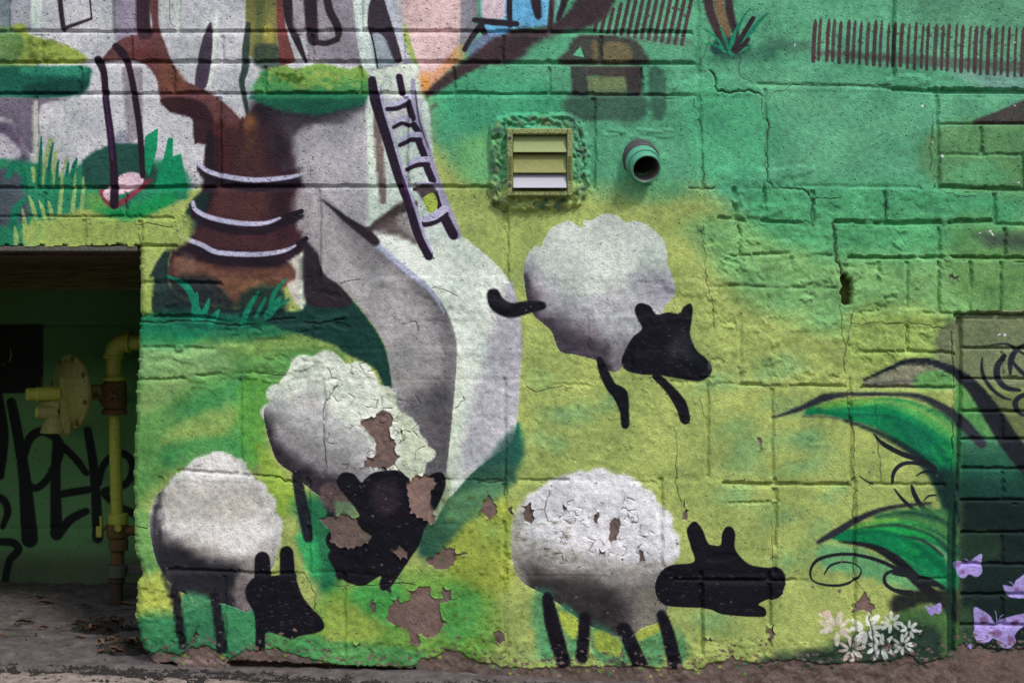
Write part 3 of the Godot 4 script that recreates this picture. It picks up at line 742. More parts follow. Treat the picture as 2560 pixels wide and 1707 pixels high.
func paint_plants(m: Cv):
	var ink := c(38, 42, 48)
	# the dark corner behind the butterflies
	m.poly([2392,1180, 2900,1130, 2900,1680, 2392,1680], c(30, 46, 44), 26)
	m.poly([2392,1000, 2480,1000, 2560,1090, 2560,1200, 2392,1200], c(52, 108, 84, 0.9), 18)
	m.poly([2470,980, 2900,960, 2900,1130, 2560,1130], c(112, 120, 82, 0.85), 18)
	m.poly([2396,1130, 2900,1130, 2900,1260, 2396,1250], c(36, 84, 70, 0.7), 24)
	m.area([2412,1340, 2500,1330, 2500,1400, 2412,1400], c(48, 70, 54, 0.7), 18)
	m.area([2400,1540, 2440,1520, 2440,1620, 2400,1620], c(62, 88, 62, 0.7), 14)
	m.poly([2395,940, 2412,940, 2412,1180, 2395,1180], c(70, 128, 88, 0.7), 6)
	# grey leaf
	m.area([2164,952, 2220,926, 2290,904, 2350,908, 2396,934, 2398,972, 2290,970, 2170,968], c(140, 140, 116), 4)
	m.area([2300,934, 2380,926, 2394,972, 2290,968], c(112, 170, 98, 0.9), 10)
	m.stroke([2170,962, 2230,956, 2300,950], [8,10,4], c(96, 98, 94, 0.7), 6)
	m.poly([2395,955, 2430,960, 2480,1010, 2530,1080, 2480,1100, 2420,1050, 2395,1010], c(104, 162, 92, 0.85), 10)
	m.stroke([2160,950, 2210,928, 2260,906, 2310,902, 2352,912, 2402,936, 2442,972, 2486,1034, 2536,1112, 2600,1190], [5,8,12,14,18,24,36,46,50,50], ink, 6)
	# great leaf
	m.area([2014,1036, 2032,1016, 2110,1004, 2230,996, 2300,1010, 2386,1052, 2392,1120, 2388,1176, 2360,1200, 2310,1160, 2240,1100, 2180,1066, 2110,1048, 2060,1036], c(26, 134, 86), 4)
	m.area([2034,1016, 2110,1000, 2200,998, 2230,1006, 2120,1018, 2060,1022], c(122, 178, 84, 0.95), 6)
	m.area([2200,998, 2300,1010, 2386,1054, 2390,1100, 2330,1066, 2260,1030], c(104, 172, 92, 0.85), 12)
	m.area([2230,1050, 2330,1090, 2386,1150, 2380,1190, 2300,1140], c(24, 112, 82, 0.8), 14)
	m.area([2330,1110, 2384,1120, 2384,1170, 2340,1150], c(40, 160, 88, 0.7), 12)
	m.stroke([1934,1044, 1990,1026, 2036,1006, 2064,994, 2120,986, 2240,986, 2304,992, 2364,1022, 2410,1056, 2460,1110], [3,12,16,20,10,8,12,20,28,24], c(52, 54, 62, 0.96), 5)
	m.stroke([2010,1040, 2070,1042, 2120,1052, 2180,1074], [6,5,6,8], c(92, 104, 96, 0.8), 4)
	m.stroke([2110,1050, 2190,1078, 2270,1122, 2330,1180, 2370,1240, 2392,1300], [5,12,18,26,34,36], c(42, 60, 58, 0.92), 8)
	m.area([2330,1180, 2396,1190, 2396,1340, 2380,1330, 2350,1250], c(34, 62, 58, 0.9), 12)
	for t in [[[2060,1024, 2180,1010, 2290,1036, 2384,1104],[3,10,14,20],c(78, 172, 96, 0.55)], [[2110,1040, 2220,1040, 2320,1090, 2386,1180],[3,8,14,22],c(20, 100, 76, 0.6)], [[2200,1000, 2300,1024, 2390,1080],[2,8,12],c(150, 190, 110, 0.5)], [[2250,986, 2330,1010, 2392,1060],[3,8,14],c(60, 78, 72, 0.6)], [[2230,1096, 2300,1140, 2360,1210, 2388,1280],[3,12,22,30],c(26, 52, 50, 0.7)]]:
		m.stroke(t[0], t[1], t[2], 7)
	# tendrils
	for t in [[[2185,1084, 2210,1110, 2260,1136, 2312,1154, 2340,1170],[2,11,13,12,10]], [[2233,1206, 2236,1182, 2254,1162, 2285,1157, 2330,1168],[7,10,10,9,8]], [[2292,1190, 2310,1180, 2336,1178],[2,6,8]], [[2282,1216, 2290,1240, 2310,1270, 2344,1292],[8,12,12,14]], [[2238,1222, 2260,1250, 2300,1284, 2340,1304],[3,8,10,8]], [[2312,1252, 2324,1240, 2342,1238],[2,5,4]], [[2150,1190, 2170,1204, 2186,1212],[2,4,3]]]:
		m.stroke(t[0], t[1], ink, 2)
	# lower leaf
	m.area([2180,1290, 2260,1272, 2340,1270, 2392,1300, 2392,1420, 2330,1400, 2250,1330], c(70, 128, 78, 0.9), 12)
	m.area([2082,1338, 2140,1318, 2230,1304, 2320,1338, 2392,1402, 2392,1480, 2330,1460, 2250,1396, 2180,1364, 2096,1352], c(20, 128, 80), 5)
	m.area([2130,1316, 2230,1298, 2320,1316, 2386,1360, 2300,1344, 2200,1326], c(44, 166, 82, 0.9), 7)
	m.area([2120,1322, 2180,1300, 2260,1296, 2180,1318], c(128, 180, 84, 0.8), 6)
	m.area([2240,1330, 2290,1344, 2306,1380, 2270,1380], c(36, 150, 84, 0.7), 12)
	m.area([2050,1366, 2140,1370, 2230,1410, 2300,1480, 2160,1440, 2060,1420], c(92, 162, 116, 0.75), 16)
	m.stroke([2150,1322, 2240,1312, 2330,1332, 2392,1380], [3,10,18,34], c(46, 84, 70, 0.95), 5)
	for t in [[[2110,1340, 2200,1330, 2290,1362, 2380,1440],[3,10,16,22],c(14, 104, 70, 0.7)], [[2160,1312, 2250,1306, 2340,1336, 2388,1376],[2,6,8,8],c(90, 184, 92, 0.6)], [[2190,1292, 2270,1282, 2350,1298, 2392,1330],[2,8,12,14],c(34, 70, 60, 0.7)], [[2230,1380, 2300,1420, 2384,1470],[3,10,12],c(60, 140, 92, 0.6)]]:
		m.stroke(t[0], t[1], t[2], 6)
	m.stroke([2290,1348, 2340,1366, 2368,1394, 2376,1430], [3,10,12,6], c(122, 164, 122, 0.9), 5)
	m.stroke([2250,1340, 2310,1352, 2360,1390], [2,8,6], c(48, 66, 60, 0.9), 4)
	m.stroke([2046,1356, 2086,1334, 2140,1302, 2200,1276, 2260,1264, 2330,1258], [8,18,16,12,8,6], c(48, 50, 58, 0.96), 5)
	m.stroke([2098,1354, 2180,1366, 2240,1398, 2290,1446, 2344,1496], [3,14,24,28,26], c(38, 40, 46), 4)
	m.stroke([2290,1452, 2250,1426, 2200,1402, 2140,1387, 2090,1387, 2046,1400, 2028,1426, 2034,1452, 2070,1463, 2110,1462, 2144,1446, 2155,1426, 2140,1411, 2110,1405, 2078,1414, 2062,1436], [9,10,9,8,8,9,6,4,6,7,6,3,3,5,6,3], ink, 1.6)
	m.stroke([2340,1462, 2300,1446, 2262,1432, 2232,1428, 2214,1440, 2216,1460, 2240,1476, 2280,1484], [12,12,10,8,8,9,10,16], ink, 1.8)
	m.stroke([2360,1470, 2320,1448, 2250,1436, 2232,1434], [10,12,9,3], ink, 1.8)
	m.area([2236,1490, 2330,1474, 2394,1480, 2394,1560, 2330,1510, 2240,1536], c(40, 42, 42, 0.92), 12)
	m.area([2240,1540, 2330,1516, 2394,1560, 2394,1640, 2240,1640], c(64, 102, 62, 0.85), 16)
	m.poly([2372,1180, 2392,1180, 2390,1660, 2370,1660], c(34, 66, 54, 0.75), 6)
	m.area([1926,1640, 2060,1620, 2200,1570, 2330,1560, 2360,1640, 2350,1680, 1926,1690], c(42, 60, 54, 0.88), 20)
	# flowers
	for f in [[2094,1572,44,9],[2168,1572,46,10],[2230,1556,28,8],[2274,1574,26,7],[2130,1624,36,8],[2204,1618,38,9],[2258,1612,32,8],[2062,1545,20,2]]:
		petal_flower(m, f[0], f[1], f[2], f[3], c(222, 208, 198, 0.9) if f[0] < 2140 else c(224, 226, 222, 0.92))
	m.oval(2069, 1536, 10, 12, c(216, 192, 180, 0.95), 2)
	# tendril drawing, top right
	for t in [[[2518,890, 2502,914, 2500,940, 2518,968, 2556,976],[10,18,18,14,8]], [[2462,894, 2462,930, 2480,966, 2510,992, 2534,1000],[3,9,10,8,3]], [[2600,850, 2552,872, 2534,900, 2532,936],[8,12,16,6]], [[2484,862, 2524,860, 2552,876, 2590,900],[2,5,6,8]], [[2534,900, 2560,930, 2600,960],[8,10,10]], [[2600,980, 2560,990, 2544,1010, 2560,1036, 2600,1040],[6,12,14,10,6]]]:
		m.stroke(t[0], t[1], c(40, 46, 52), 2.2)
	# butterflies
	var lilac := c(164, 148, 208)
	for b in [
		[2388,1405, 2405,1404, 2426,1409, 2435,1402, 2451,1390, 2462,1388, 2460,1411, 2462,1432, 2448,1445, 2429,1438, 2418,1447, 2402,1443, 2391,1424],
		[2514,1465, 2538,1468, 2546,1454, 2560,1443, 2592,1424, 2600,1470, 2572,1496, 2545,1497, 2527,1492],
		[2316,1515, 2331,1518, 2353,1506, 2356,1525, 2350,1535, 2339,1533, 2331,1539, 2323,1533],
		[2440,1521, 2462,1528, 2481,1541, 2495,1560, 2519,1547, 2560,1537, 2604,1530, 2596,1562, 2564,1570, 2544,1590, 2546,1607, 2530,1623, 2511,1620, 2500,1604, 2488,1599, 2476,1608, 2451,1607, 2439,1585, 2443,1571],
		[2404,1622, 2420,1620, 2434,1611, 2435,1628, 2426,1634, 2412,1630]]:
		m.fill(Cv.smooth(Cv.pts(b), true, 4), lilac, 1.8)
	for s in [[2466,1554,10,12],[2546,1560,9,9],[2500,1586,12,10],[2534,1602,9,9],[2400,1410,8,4],[2412,1432,6,6],[2548,1476,6,5]]:
		m.oval(s[0], s[1], s[2], s[3], c(120, 84, 124, 0.75), 6)
	for s in [[2499,1558, 2497,1540, 2494,1530],[2501,1558, 2508,1546, 2516,1540],[2428,1406, 2424,1402, 2418,1400],[2541,1466, 2536,1460, 2530,1457],[2333,1516, 2330,1511, 2326,1509]]:
		m.stroke(s, 2.2, lilac, 1)


func foot_line(x: float) -> float:
	for i in range(0, BASE_EDGE.size() - 8, 2):
		if x >= BASE_EDGE[i] and x < BASE_EDGE[i + 2]:
			return lerpf(BASE_EDGE[i + 1], BASE_EDGE[i + 3], (x - BASE_EDGE[i]) / (BASE_EDGE[i + 2] - BASE_EDGE[i]))
	return 1640.0


# stray droplets that a spray can leaves beside a line
func overspray(m: Cv, flat: Array, count: int, spread: float, col: Color):
	var p := Cv.smooth(Cv.pts(flat), true, 8)
	for i in count:
		var q := p[rng.randi() % p.size()] + Vector2(rng.randfn(), rng.randfn()) * spread
		var r := rng.randf_range(0.7, 1.8)
		m.oval(q.x, q.y, r, r, Color(col, rng.randf_range(0.3, 0.85)), 0.6)


func paint_wear(m: Cv):
	var soot := c(30, 29, 36)
	for h in [[1560,900, 1600,830, 1640,790, 1720,780, 1770,900, 1740,950, 1600,935], [1503,908, 1530,968, 1564,1062, 1550,1000], [1640,942, 1705,1010, 1715,1048, 1680,980], [850,1200, 990,1176, 1105,1190, 1030,1390, 960,1470, 860,1450, 830,1350], [616,1480, 736,1436, 800,1550, 730,1596, 640,1600], [1645,1490, 1740,1310, 1830,1325, 1960,1440, 1910,1538, 1700,1518], [1370,1500, 1410,1650, 1390,1650, 1360,1520], [1455,1550, 1455,1644, 1470,1600], [1560,1575, 1600,1660, 1580,1640], [1655,1540, 1690,1656, 1670,1600], [440,1480, 456,1610, 445,1560], [540,1490, 552,1620, 545,1560], [1240,740, 1280,776, 1350,766, 1290,770]]:
		overspray(m, h, 110, 8.0, soot)
	for h in [SHEEP_A, SHEEP_B, SHEEP_C, SHEEP_D]:
		overspray(m, h, 90, 7.0, c(206, 208, 202))
	overspray(m, [930,200, 992,428, 1072,640, 1044,580, 962,328, 938,250], 200, 7.0, c(46, 34, 50))
	overspray(m, [2160,950, 2310,902, 2440,972, 2536,1112, 2442,980, 2300,910], 200, 8.0, c(40, 44, 50))
	overspray(m, [1934,1044, 2064,994, 2240,986, 2364,1022, 2240,990, 2064,1000], 160, 8.0, c(50, 54, 60))
	overspray(m, [500,420, 640,452, 786,424, 660,560, 765,596, 640,640, 452,590, 482,520], 300, 9.0, c(44, 33, 42))
	var plaster := c(116, 99, 93)
	var dirt := c(64, 54, 48, 0.85)  # crack lines: dirt colour that also carries the dark of the gaps
	# grey old sealant round the flue grille
	for i in 150:
		var a := rng.randf() * TAU
		var q := Vector2(cos(a), sin(a))
		var e := maxf(absf(q.x), absf(q.y))
		q = q / lerpf(1.0, e, 0.8) * Vector2(108, 104)
		m.oval(1348 + q.x * rng.randf_range(0.9, 1.12), 408 + q.y * rng.randf_range(0.88, 1.1), rng.randf_range(4, 12), rng.randf_range(3, 7), [c(92, 118, 94, 0.5), c(78, 90, 82, 0.5), c(140, 146, 96, 0.4), c(84, 134, 106, 0.5)][i % 4], 4, rng.randf() * PI)
	m.area([1560,440, 1700,440, 1690,500, 1580,500], c(88, 158, 116, 0.5), 24)
	# bare foot of the wall
	m.ragged(BASE_EDGE, plaster, 1.2, 1.4, 5)
	for i in 240:
		var x := rng.randf_range(360, 2800)
		var y := rng.randf_range(1580, 1668)
		var w := rng.randf_range(1.5, 5) * (1.6 if y > 1640 else 1.0)
		m.ragged([x - w, y, x, y - w * 0.7, x + w, y, x + w * 0.4, y + w * 0.8], Color(plaster, 0.9), 0.8, 1.2, i)
	m.stencil(BASE_EDGE, false)
	for i in 420:
		var x := rng.randf_range(360, 2800)
		var y := rng.randf_range(1640, 1730)
		var w := rng.randf_range(3, 22)
		m.ragged([x - w, y, x - w * 0.2, y - w * 0.4, x + w, y - 1, x + w * 0.3, y + w * 0.35], [c(84, 72, 68, 0.5), c(138, 120, 112, 0.45), c(100, 84, 78, 0.5)][i % 3], 1.6, 2.0, i)
	m.stencil([])
	for i in 520:
		var x := rng.randf_range(360, 2800)
		var down := rng.randf() < 0.3
		var y := foot_line(x) + (absf(rng.randfn()) * 9.0 if down else -absf(rng.randfn()) * 20.0)
		var w := rng.randf_range(1.5, 6.0)
		var hue: Color = [c(120, 150, 78), c(70, 130, 92), c(150, 164, 88)][i % 3] if x < 1900.0 else c(60, 82, 64)
		m.ragged([x - w * 1.4, y, x, y - w * 0.7, x + w * 1.3, y, x + w * 0.3, y + w * 0.8], hue if down else plaster, 0.8, 1.3, 900 + i)
	# places where the paint has come away
	for i in PEELS.size():
		m.ragged(PEELS[i], plaster if i != 1 else c(140, 116, 108), 0.7, 1.5, 40 + i)
	for i in 90:
		var x := rng.randf_range(760, 2360)
		var y := rng.randf_range(1180, 1640)
		var w := rng.randf_range(1.2, 4.0)
		m.ragged([x - w, y, x, y - w, x + w, y, x, y + w], Color(plaster, 0.95), 0.7, 1.2, 200 + i)
	# old mortar in the hole; seam lines mix grime with painted depth shade
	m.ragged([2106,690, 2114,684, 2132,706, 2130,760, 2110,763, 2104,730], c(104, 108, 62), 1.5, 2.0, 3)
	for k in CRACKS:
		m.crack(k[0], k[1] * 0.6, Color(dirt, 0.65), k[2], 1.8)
	m.area([760,1000, 790,1000, 790,1010, 760,1012], c(190, 186, 176, 0.3), 6)
	# rain-borne grime and moss stains on the standing sheep and low field
	for i in 50:
		m.oval(rng.randf_range(1285, 1440), rng.randf_range(1300, 1400), rng.randf_range(3, 12), rng.randf_range(2, 5), c(110, 108, 84, 0.35), 3)
	for i in 120:
		m.oval(rng.randf_range(1100, 1280), rng.randf_range(1240, 1660), rng.randf_range(2, 9), rng.randf_range(2, 5), c(96, 112, 42, 0.45), 2)
	# scuffs on the black heads and legs
	for h in [[1570,800,1770,945,60],[850,1190,1050,1460,80],[640,1450,800,1590,110],[1650,1420,1950,1530,80],[1370,1560,1700,1660,60],[430,1480,570,1620,50]]:
		for i in h[4]:
			var x := rng.randf_range(h[0], h[2])
			var y := rng.randf_range(h[1], h[3])
			m.stroke([x, y, x + rng.randf_range(-9, 9), y + rng.randf_range(-3, 3)], [rng.randf_range(0.8, 2.2)], c(120, 112, 114, rng.randf_range(0.2, 0.7)), 0.7)
	# scraped white flecks
	for p in [[2358,390],[2540,263],[2540,105],[2308,264],[2335,356],[2454,582],[2484,584],[2478,577],[2518,838],[2504,836],[1988,111],[2548,455],[700,1000]]:
		m.ragged([p[0] - 4, p[1], p[0], p[1] - 4, p[0] + 4, p[1], p[0], p[1] + 4], c(226, 214, 222), 0.7, 1.5, int(p[0]))


# ---------------------------------------------------------------- masonry
const CRACKS := [
	[[1921,300, 1920,380, 1921,453, 1934,471, 1980,472, 2011,475, 2033,500, 2032,540, 2034,566], 5.0, 1],
	[[2033,500, 2066,497, 2106,494], 3.5, 2],
	[[2085,560, 2088,600, 2091,640, 2098,664, 2108,690], 8.0, 3],
	[[2102,764, 2104,800, 2106,837, 2115,866, 2108,903, 2116,936], 3.5, 4],
	[[2137,768, 2128,808, 2120,852, 2113,892], 3.5, 5],
	[[2128,808, 2160,812, 2194,806, 2230,812, 2267,808, 2310,812, 2365,822], 3.5, 6],
	[[1760,563, 1755,592, 1764,650, 1766,702, 1784,764, 1788,819], 3.0, 7],
	[[1758,380, 1760,420, 1757,468], 3.0, 8],
	[[1722,471, 1756,473, 1788,468], 5.0, 9],
	[[2118,975, 2120,1006, 2127,1050, 2136,1080, 2134,1126, 2138,1162, 2131,1208, 2141,1230, 2135,1262, 2138,1307, 2138,1350, 2136,1402, 2132,1443, 2160,1476], 3.4, 10],
	[[2176,1541, 2184,1590, 2190,1645], 6.0, 11],
	[[2187,1001, 2192,1050, 2195,1113, 2200,1148, 2203,1203], 3.0, 12],
	[[1689,1069, 1695,1126, 1689,1167, 1693,1235, 1705,1257], 3.2, 13],
	[[1751,996, 1757,1028, 1770,1050], 3.0, 14],
	[[1315,968, 1343,982, 1389,968, 1432,971], 3.0, 15],
	[[757,1432, 776,1460, 786,1490, 784,1524], 3.0, 16],
	[[843,963, 825,987, 807,1020, 809,1050], 4.0, 17],
	[[808,1060, 812,1140, 818,1205], 2.4, 18],
	[[910,1015, 942,1023, 945,998], 3.4, 19],
	[[1010,1083, 1012,1099, 997,1110], 3.2, 20],
	[[1038,1151, 1039,1124, 1062,1117], 3.2, 21],
	[[818,918, 831,944, 850,952], 3.0, 22],
	[[1157,993, 1163,1004, 1138,1021], 3.4, 23],
	[[1266,1154, 1263,1208, 1262,1240], 3.6, 24],
	[[1375,1225, 1362,1275, 1370,1300, 1385,1308], 3.4, 25],
	[[1335,1278, 1362,1275], 3.0, 26],
	[[1565,1290, 1585,1295, 1578,1318], 3.0, 27],
	[[1732,245, 1735,268, 1750,280, 1756,330], 3.4, 28],
	[[1920,300, 1919,261, 1925,237, 1966,226, 1983,211, 2040,214, 2110,212, 2230,214], 3.4, 29],
	[[1773,174, 1784,188, 1795,229, 1825,231, 1879,226, 1906,240, 1909,300], 4.0, 30],
	[[2335,280, 2332,330, 2328,360, 2330,430], 3.0, 31],
	[[850,710, 875,703, 899,699], 3.4, 32],
	[[1081,718, 1110,724, 1144,740], 3.0, 33],
	[[670,805, 700,800, 738,797], 4.0, 34],
	[[757,805, 792,811, 830,803, 861,797], 4.0, 35],
	[[1005,808, 1038,806, 1044,830], 3.2, 36],
	[[2380,830, 2384,900, 2386,960, 2387,1017, 2383,1154, 2376,1200], 4.0, 37],
	[[640,932, 670,935, 712,940], 3.6, 38],
	[[640,1188, 690,1192, 732,1208], 4.0, 39],
	[[345,806, 420,806, 500,804, 560,815, 640,810], 4.0, 40],
	[[1752,160, 1768,120, 1778,90], 2.6, 41],
	[[1850,135, 1848,190, 1880,204], 2.6, 42],
	[[1930,1300, 1931,1360, 1934,1420], 3.4, 43],
	[[334,1317, 352,1318, 366,1322], 3.6, 44],
	[[1040,1465, 1010,1458, 960,1462, 900,1466, 840,1468], 3.0, 45],
	[[1195,1205, 1230,1206, 1262,1204], 5.0, 46],
	[[2210,486, 2218,500, 2216,540], 3.0, 47],
	[[2270,815, 2268,850, 2272,878], 3.6, 48],
	[[1210,470, 1240,520, 1270,530], 2.6, 49],
	[[2360,480, 2400,490, 2440,492], 2.6, 50],
	[[310,505, 313,540], 3.0, 51],
	[[345,570, 350,614], 2.6, 52],
	[[330,560, 380,560, 432,568], 3.0, 53],
]
const OPENING := [-260,614.5, 340,614.5, 345,622, 343,700, 347,712, 345,790, 342,860, 337,945, 333,1000, 337,1060, 331,1080, 329,1180, 330,1300, 331,1380, 344,1410, 350,1440, 338,1462, 335,1550, 344,1600, 362,1632, 372,1650, 372,1790, -260,1790]
var pieces: Array = []          # [name, Rect2]


func piece(called: String, x0: float, y0: float, x1: float, y1: float):
	pieces.append([called, Rect2(x0, y0, x1 - x0, y1 - y0)])


func course(y0: float, y1: float, xs: Array, called: String, deep := 5.0, wide := 9.0):
	for i in xs.size() - 1:
		var a: float = xs[i]
		var b: float = xs[i + 1]
		piece(called, a + (wide * 0.5 if i > 0 else 0.0), y0, b - (wide * 0.5 if i < xs.size() - 2 else 0.0), y1)
		var off := rng.randf_range(-1.2, 1.0)
		relief.fill(Cv.rough(Cv.pts([a + 4, y0 - 2, b - 4, y0 - 2, b - 4, y1 + 2, a + 4, y1 + 2]), 16, 1.2, i + int(y0)), Color(off, 0, 0, 1), 5)
	for i in range(1, xs.size() - 1):
		groove([xs[i], y0 - 5, xs[i] + rng.randf_range(-2, 2), y1 + 5], wide, deep * 1.5)


func groove(flat: Array, wide: float, deep: float, soft := 1.4):
	var q := Cv.rough(Cv.band(Cv.smooth(Cv.pts(flat), false, 12), [wide]), 14, 1.3, int(flat[0] * 3 + flat[1]))
	relief.fill(q, Color(-deep * (0.74 if flat[0] < 1700.0 else 1.0), 0, 0, 1), soft * 0.7)
	if absf(float(flat[flat.size() - 1] - flat[1])) < absf(float(flat[flat.size() - 2] - flat[0])) and wide >= 8.0:
		# struck joint: the mortar slopes out towards the brick below
		var low := flat.duplicate()
		for i in range(1, low.size(), 2):
			low[i] += wide * 0.34
		relief.fill(Cv.band(Cv.smooth(Cv.pts(low), false, 12), [wide * 0.55]), Color(-deep * 0.12, 0, 0, 0.95), wide * 0.2)


func shape_wall():
	relief = Cv.new(TW, TH, Image.FORMAT_RGBAF, Vector2(OX, OY), TW / PW, Color(0, 0, 0, 1))
	bump = Cv.new(TW, TH, Image.FORMAT_RGBAF, Vector2(OX, OY), TW / PW, Color(0, 0, 0, 1))
	# --- left half: block courses with two brick courses between
	course(-200, -158, [-240,230,690,1150,1736], "block", 6)
	course(-146, 76, [-240,20,447,903,1373,1734], "block", 4)
	course(88, 151, [-240,-110,103,327,555,780,1010,1257,1503,1734], "brick", 4)
	course(167, 231, [-240,-40,200,433,664,901,1135,1373,1605,1742], "brick", 5)
	course(242, 464, [-240,87,547,1015,1484,1742], "block", 5, 13)
	course(480, 540, [-240,-100,110,313,436], "brick", 4)
	course(548, 614, [-240,-10,210,351,436], "brick", 4, 12)
	course(478, 690, [444,795,1265,1736], "block", 6, 14)
	course(622, 702, [345,436], "brick", 3)
	course(720, 786, [345,545,795], "brick", 2)
	course(704, 790, [803,1010,1240,1480,1736], "brick", 1.2)
	course(803, 866, [343,560,780,985,1230,1470,1736], "brick", 1.6)
	course(880, 944, [338,452,640,875,1110,1345,1580,1736], "brick", 1.4)
	course(956, 1186, [331,600,809,1262,1770,1931,2126,2384], "block", 3, 10)
	course(1206, 1424, [329,402,770,1262,1652,1940,2138,2376], "block", 4, 12)
	course(1440, 1628, [338,560,860,1264,1754,1924,2138,2374], "block", 4, 11)
	# --- right half: large blocks, then rough brick
	course(-200, 204, [1752,2233,2690,2800], "block", 6, 14)
	course(230, 464, [1752,1914,2344], "block", 3, 8)
	course(242, 308, [2352,2580,2800], "brick", 4)
	course(316, 384, [2352,2455,2680,2800], "brick", 4)
	course(391, 462, [2352,2560,2800], "brick", 4)
	course(478, 552, [1742,1838,1912,2033,2215,2488,2700,2800], "brick", 4, 10)
	course(568, 641, [1742,1850,2088,2350,2515,2740,2800], "brick", 4, 9)
	course(652, 712, [1742,1858,1980,2104], "brick", 2.5)
	course(722, 782, [1742,1920,2104], "brick", 2)
	course(652, 776, [2134,2198,2270,2348,2428,2505,2590,2680,2800], "brick", 4, 8)
	course(792, 958, [1742,1852,2104], "block", 2)
	course(820, 880, [2136,2270,2384], "brick", 4)
	course(890, 962, [2148,2384], "brick", 3)
	var odd := false
	for r in [[799,868],[877,944],[953,1026],[1035,1095],[1104,1169],[1178,1248],[1259,1330],[1339,1409],[1418,1485],[1494,1562],[1571,1636]]:
		course(r[0], r[1], [2414,2511,2730,2800] if odd else [2414,2620,2800], "brick", 3)
		odd = not odd
	# --- bed joints as they show: crisp on the left, smeared with render elsewhere
	groove([-250,-152, 1736,-152], 12, 7)
	groove([-250,80, 400,82, 900,80, 1300,82, 1728,83], 12, 9)
	groove([-250,160, 700,158, 1300,160, 1736,162], 14, 10)
	groove([-250,237, 640,236, 1100,236, 1500,239, 1744,241], 11, 9)
	groove([-250,472, 300,473, 640,470, 1226,470], 13, 9)
	groove([-250,544, 200,544, 310,544], 9, 6)
	groove([318,545, 430,547], 10, 5)
	groove([340,617, 440,617], 10, 10)
	groove([344,711, 440,711, 548,713], 15, 8)
	groove([343,795, 430,794, 560,800], 14, 8)
	groove([340,873, 450,872, 560,878], 12, 5)
	groove([333,950, 400,951, 452,948, 560,935], 10, 7)
	groove([560,936, 640,932, 730,938], 7, 3)
	groove([1300,958, 1400,962, 1480,966], 8, 2.5)
	groove([1680,956, 1760,957, 1850,960], 7, 3)
	groove([1852,964, 1960,966, 2110,968], 12, 6)
	groove([2160,970, 2280,970, 2390,972], 11, 7)
	groove([450,1180, 560,1188, 640,1194], 15, 5)
	groove([640,1192, 735,1206], 8, 4)
	groove([1110,1201, 1200,1204, 1262,1204], 10, 5)
	groove([1300,1202, 1340,1203, 1420,1202], 10, 5)
	groove([1580,1206, 1640,1208], 9, 3)
	groove([1812,1210, 1880,1213, 1960,1214, 2120,1214], 13, 8)
	groove([2180,1213, 2280,1214, 2360,1214], 10, 5)
	groove([1825,1258, 1880,1257, 1950,1255], 7, 3)
	groove([424,1428, 560,1432, 640,1436, 738,1436], 13, 8)
	groove([738,1436, 860,1432, 1000,1450], 6, 2.5)
	groove([1300,1440, 1420,1440, 1520,1442], 5, 2)
	groove([1688,1452, 1780,1453, 1900,1454, 2016,1454], 11, 8)
	groove([2300,1450, 2384,1447], 8, 4)
	groove([1752,214, 1900,214, 2090,216, 2240,224], 12, 3)
	groove([2330,232, 2440,232, 2560,233, 2810,234], 22, 13, 5)
	groove([2240,226, 2330,232], 14, 7, 4)
	groove([2350,312, 2560,312, 2810,313], 8, 6)
	groove([2350,387, 2560,387, 2810,388], 7, 4)
	groove([1990,468, 2160,470, 2300,472], 14, 3)
	groove([2344,470, 2450,474, 2560,478, 2810,480], 15, 9)
	groove([1800,548, 1900,556, 2010,562], 14, 6, 4)
	groove([2090,558, 2240,562, 2400,558, 2480,556], 18, 10, 4)
	groove([2480,562, 2600,566, 2810,568], 12, 6)
	groove([1806,644, 1900,638, 2010,636, 2086,642], 9, 6)
	groove([2126,646, 2240,647, 2400,646, 2540,648, 2810,650], 12, 10)
	groove([1600,706, 1720,716, 1810,718], 5, 2.5)
	groove([1826,716, 1960,722, 2100,722], 11, 5, 4)
	groove([2150,784, 2300,784, 2390,786], 9, 4)
	groove([2396,789, 2500,790, 2810,792], 15, 16, 3)
	groove([2146,884, 2260,882, 2384,886], 13, 7)
	for y in [872.5, 948.5, 1030.5, 1099.5, 1173.5, 1253.5, 1334.5, 1413.5, 1489.5, 1566.5]:
		groove([2412,y, 2560,y + 1, 2810,y + 2], 10, 8)
	# upright seams
	groove([1743,-210, 1744,100, 1746,180, 1750,300, 1756,470], 12, 3.5, 4)
	groove([2344,240, 2346,350, 2348,470], 11, 6)
	groove([2402,795, 2400,1000, 2394,1180, 2382,1300, 2380,1660], 18, 8, 3)
	groove([400,1200, 402,1300, 404,1420], 16, 5, 4)
	groove([1264,1400, 1264,1500, 1268,1660], 9, 3)
	groove([86,244, 87,440], 13, 6)
	groove([795,478, 795,676], 15, 8)
	groove([1266,566, 1264,620, 1268,700], 12, 6)
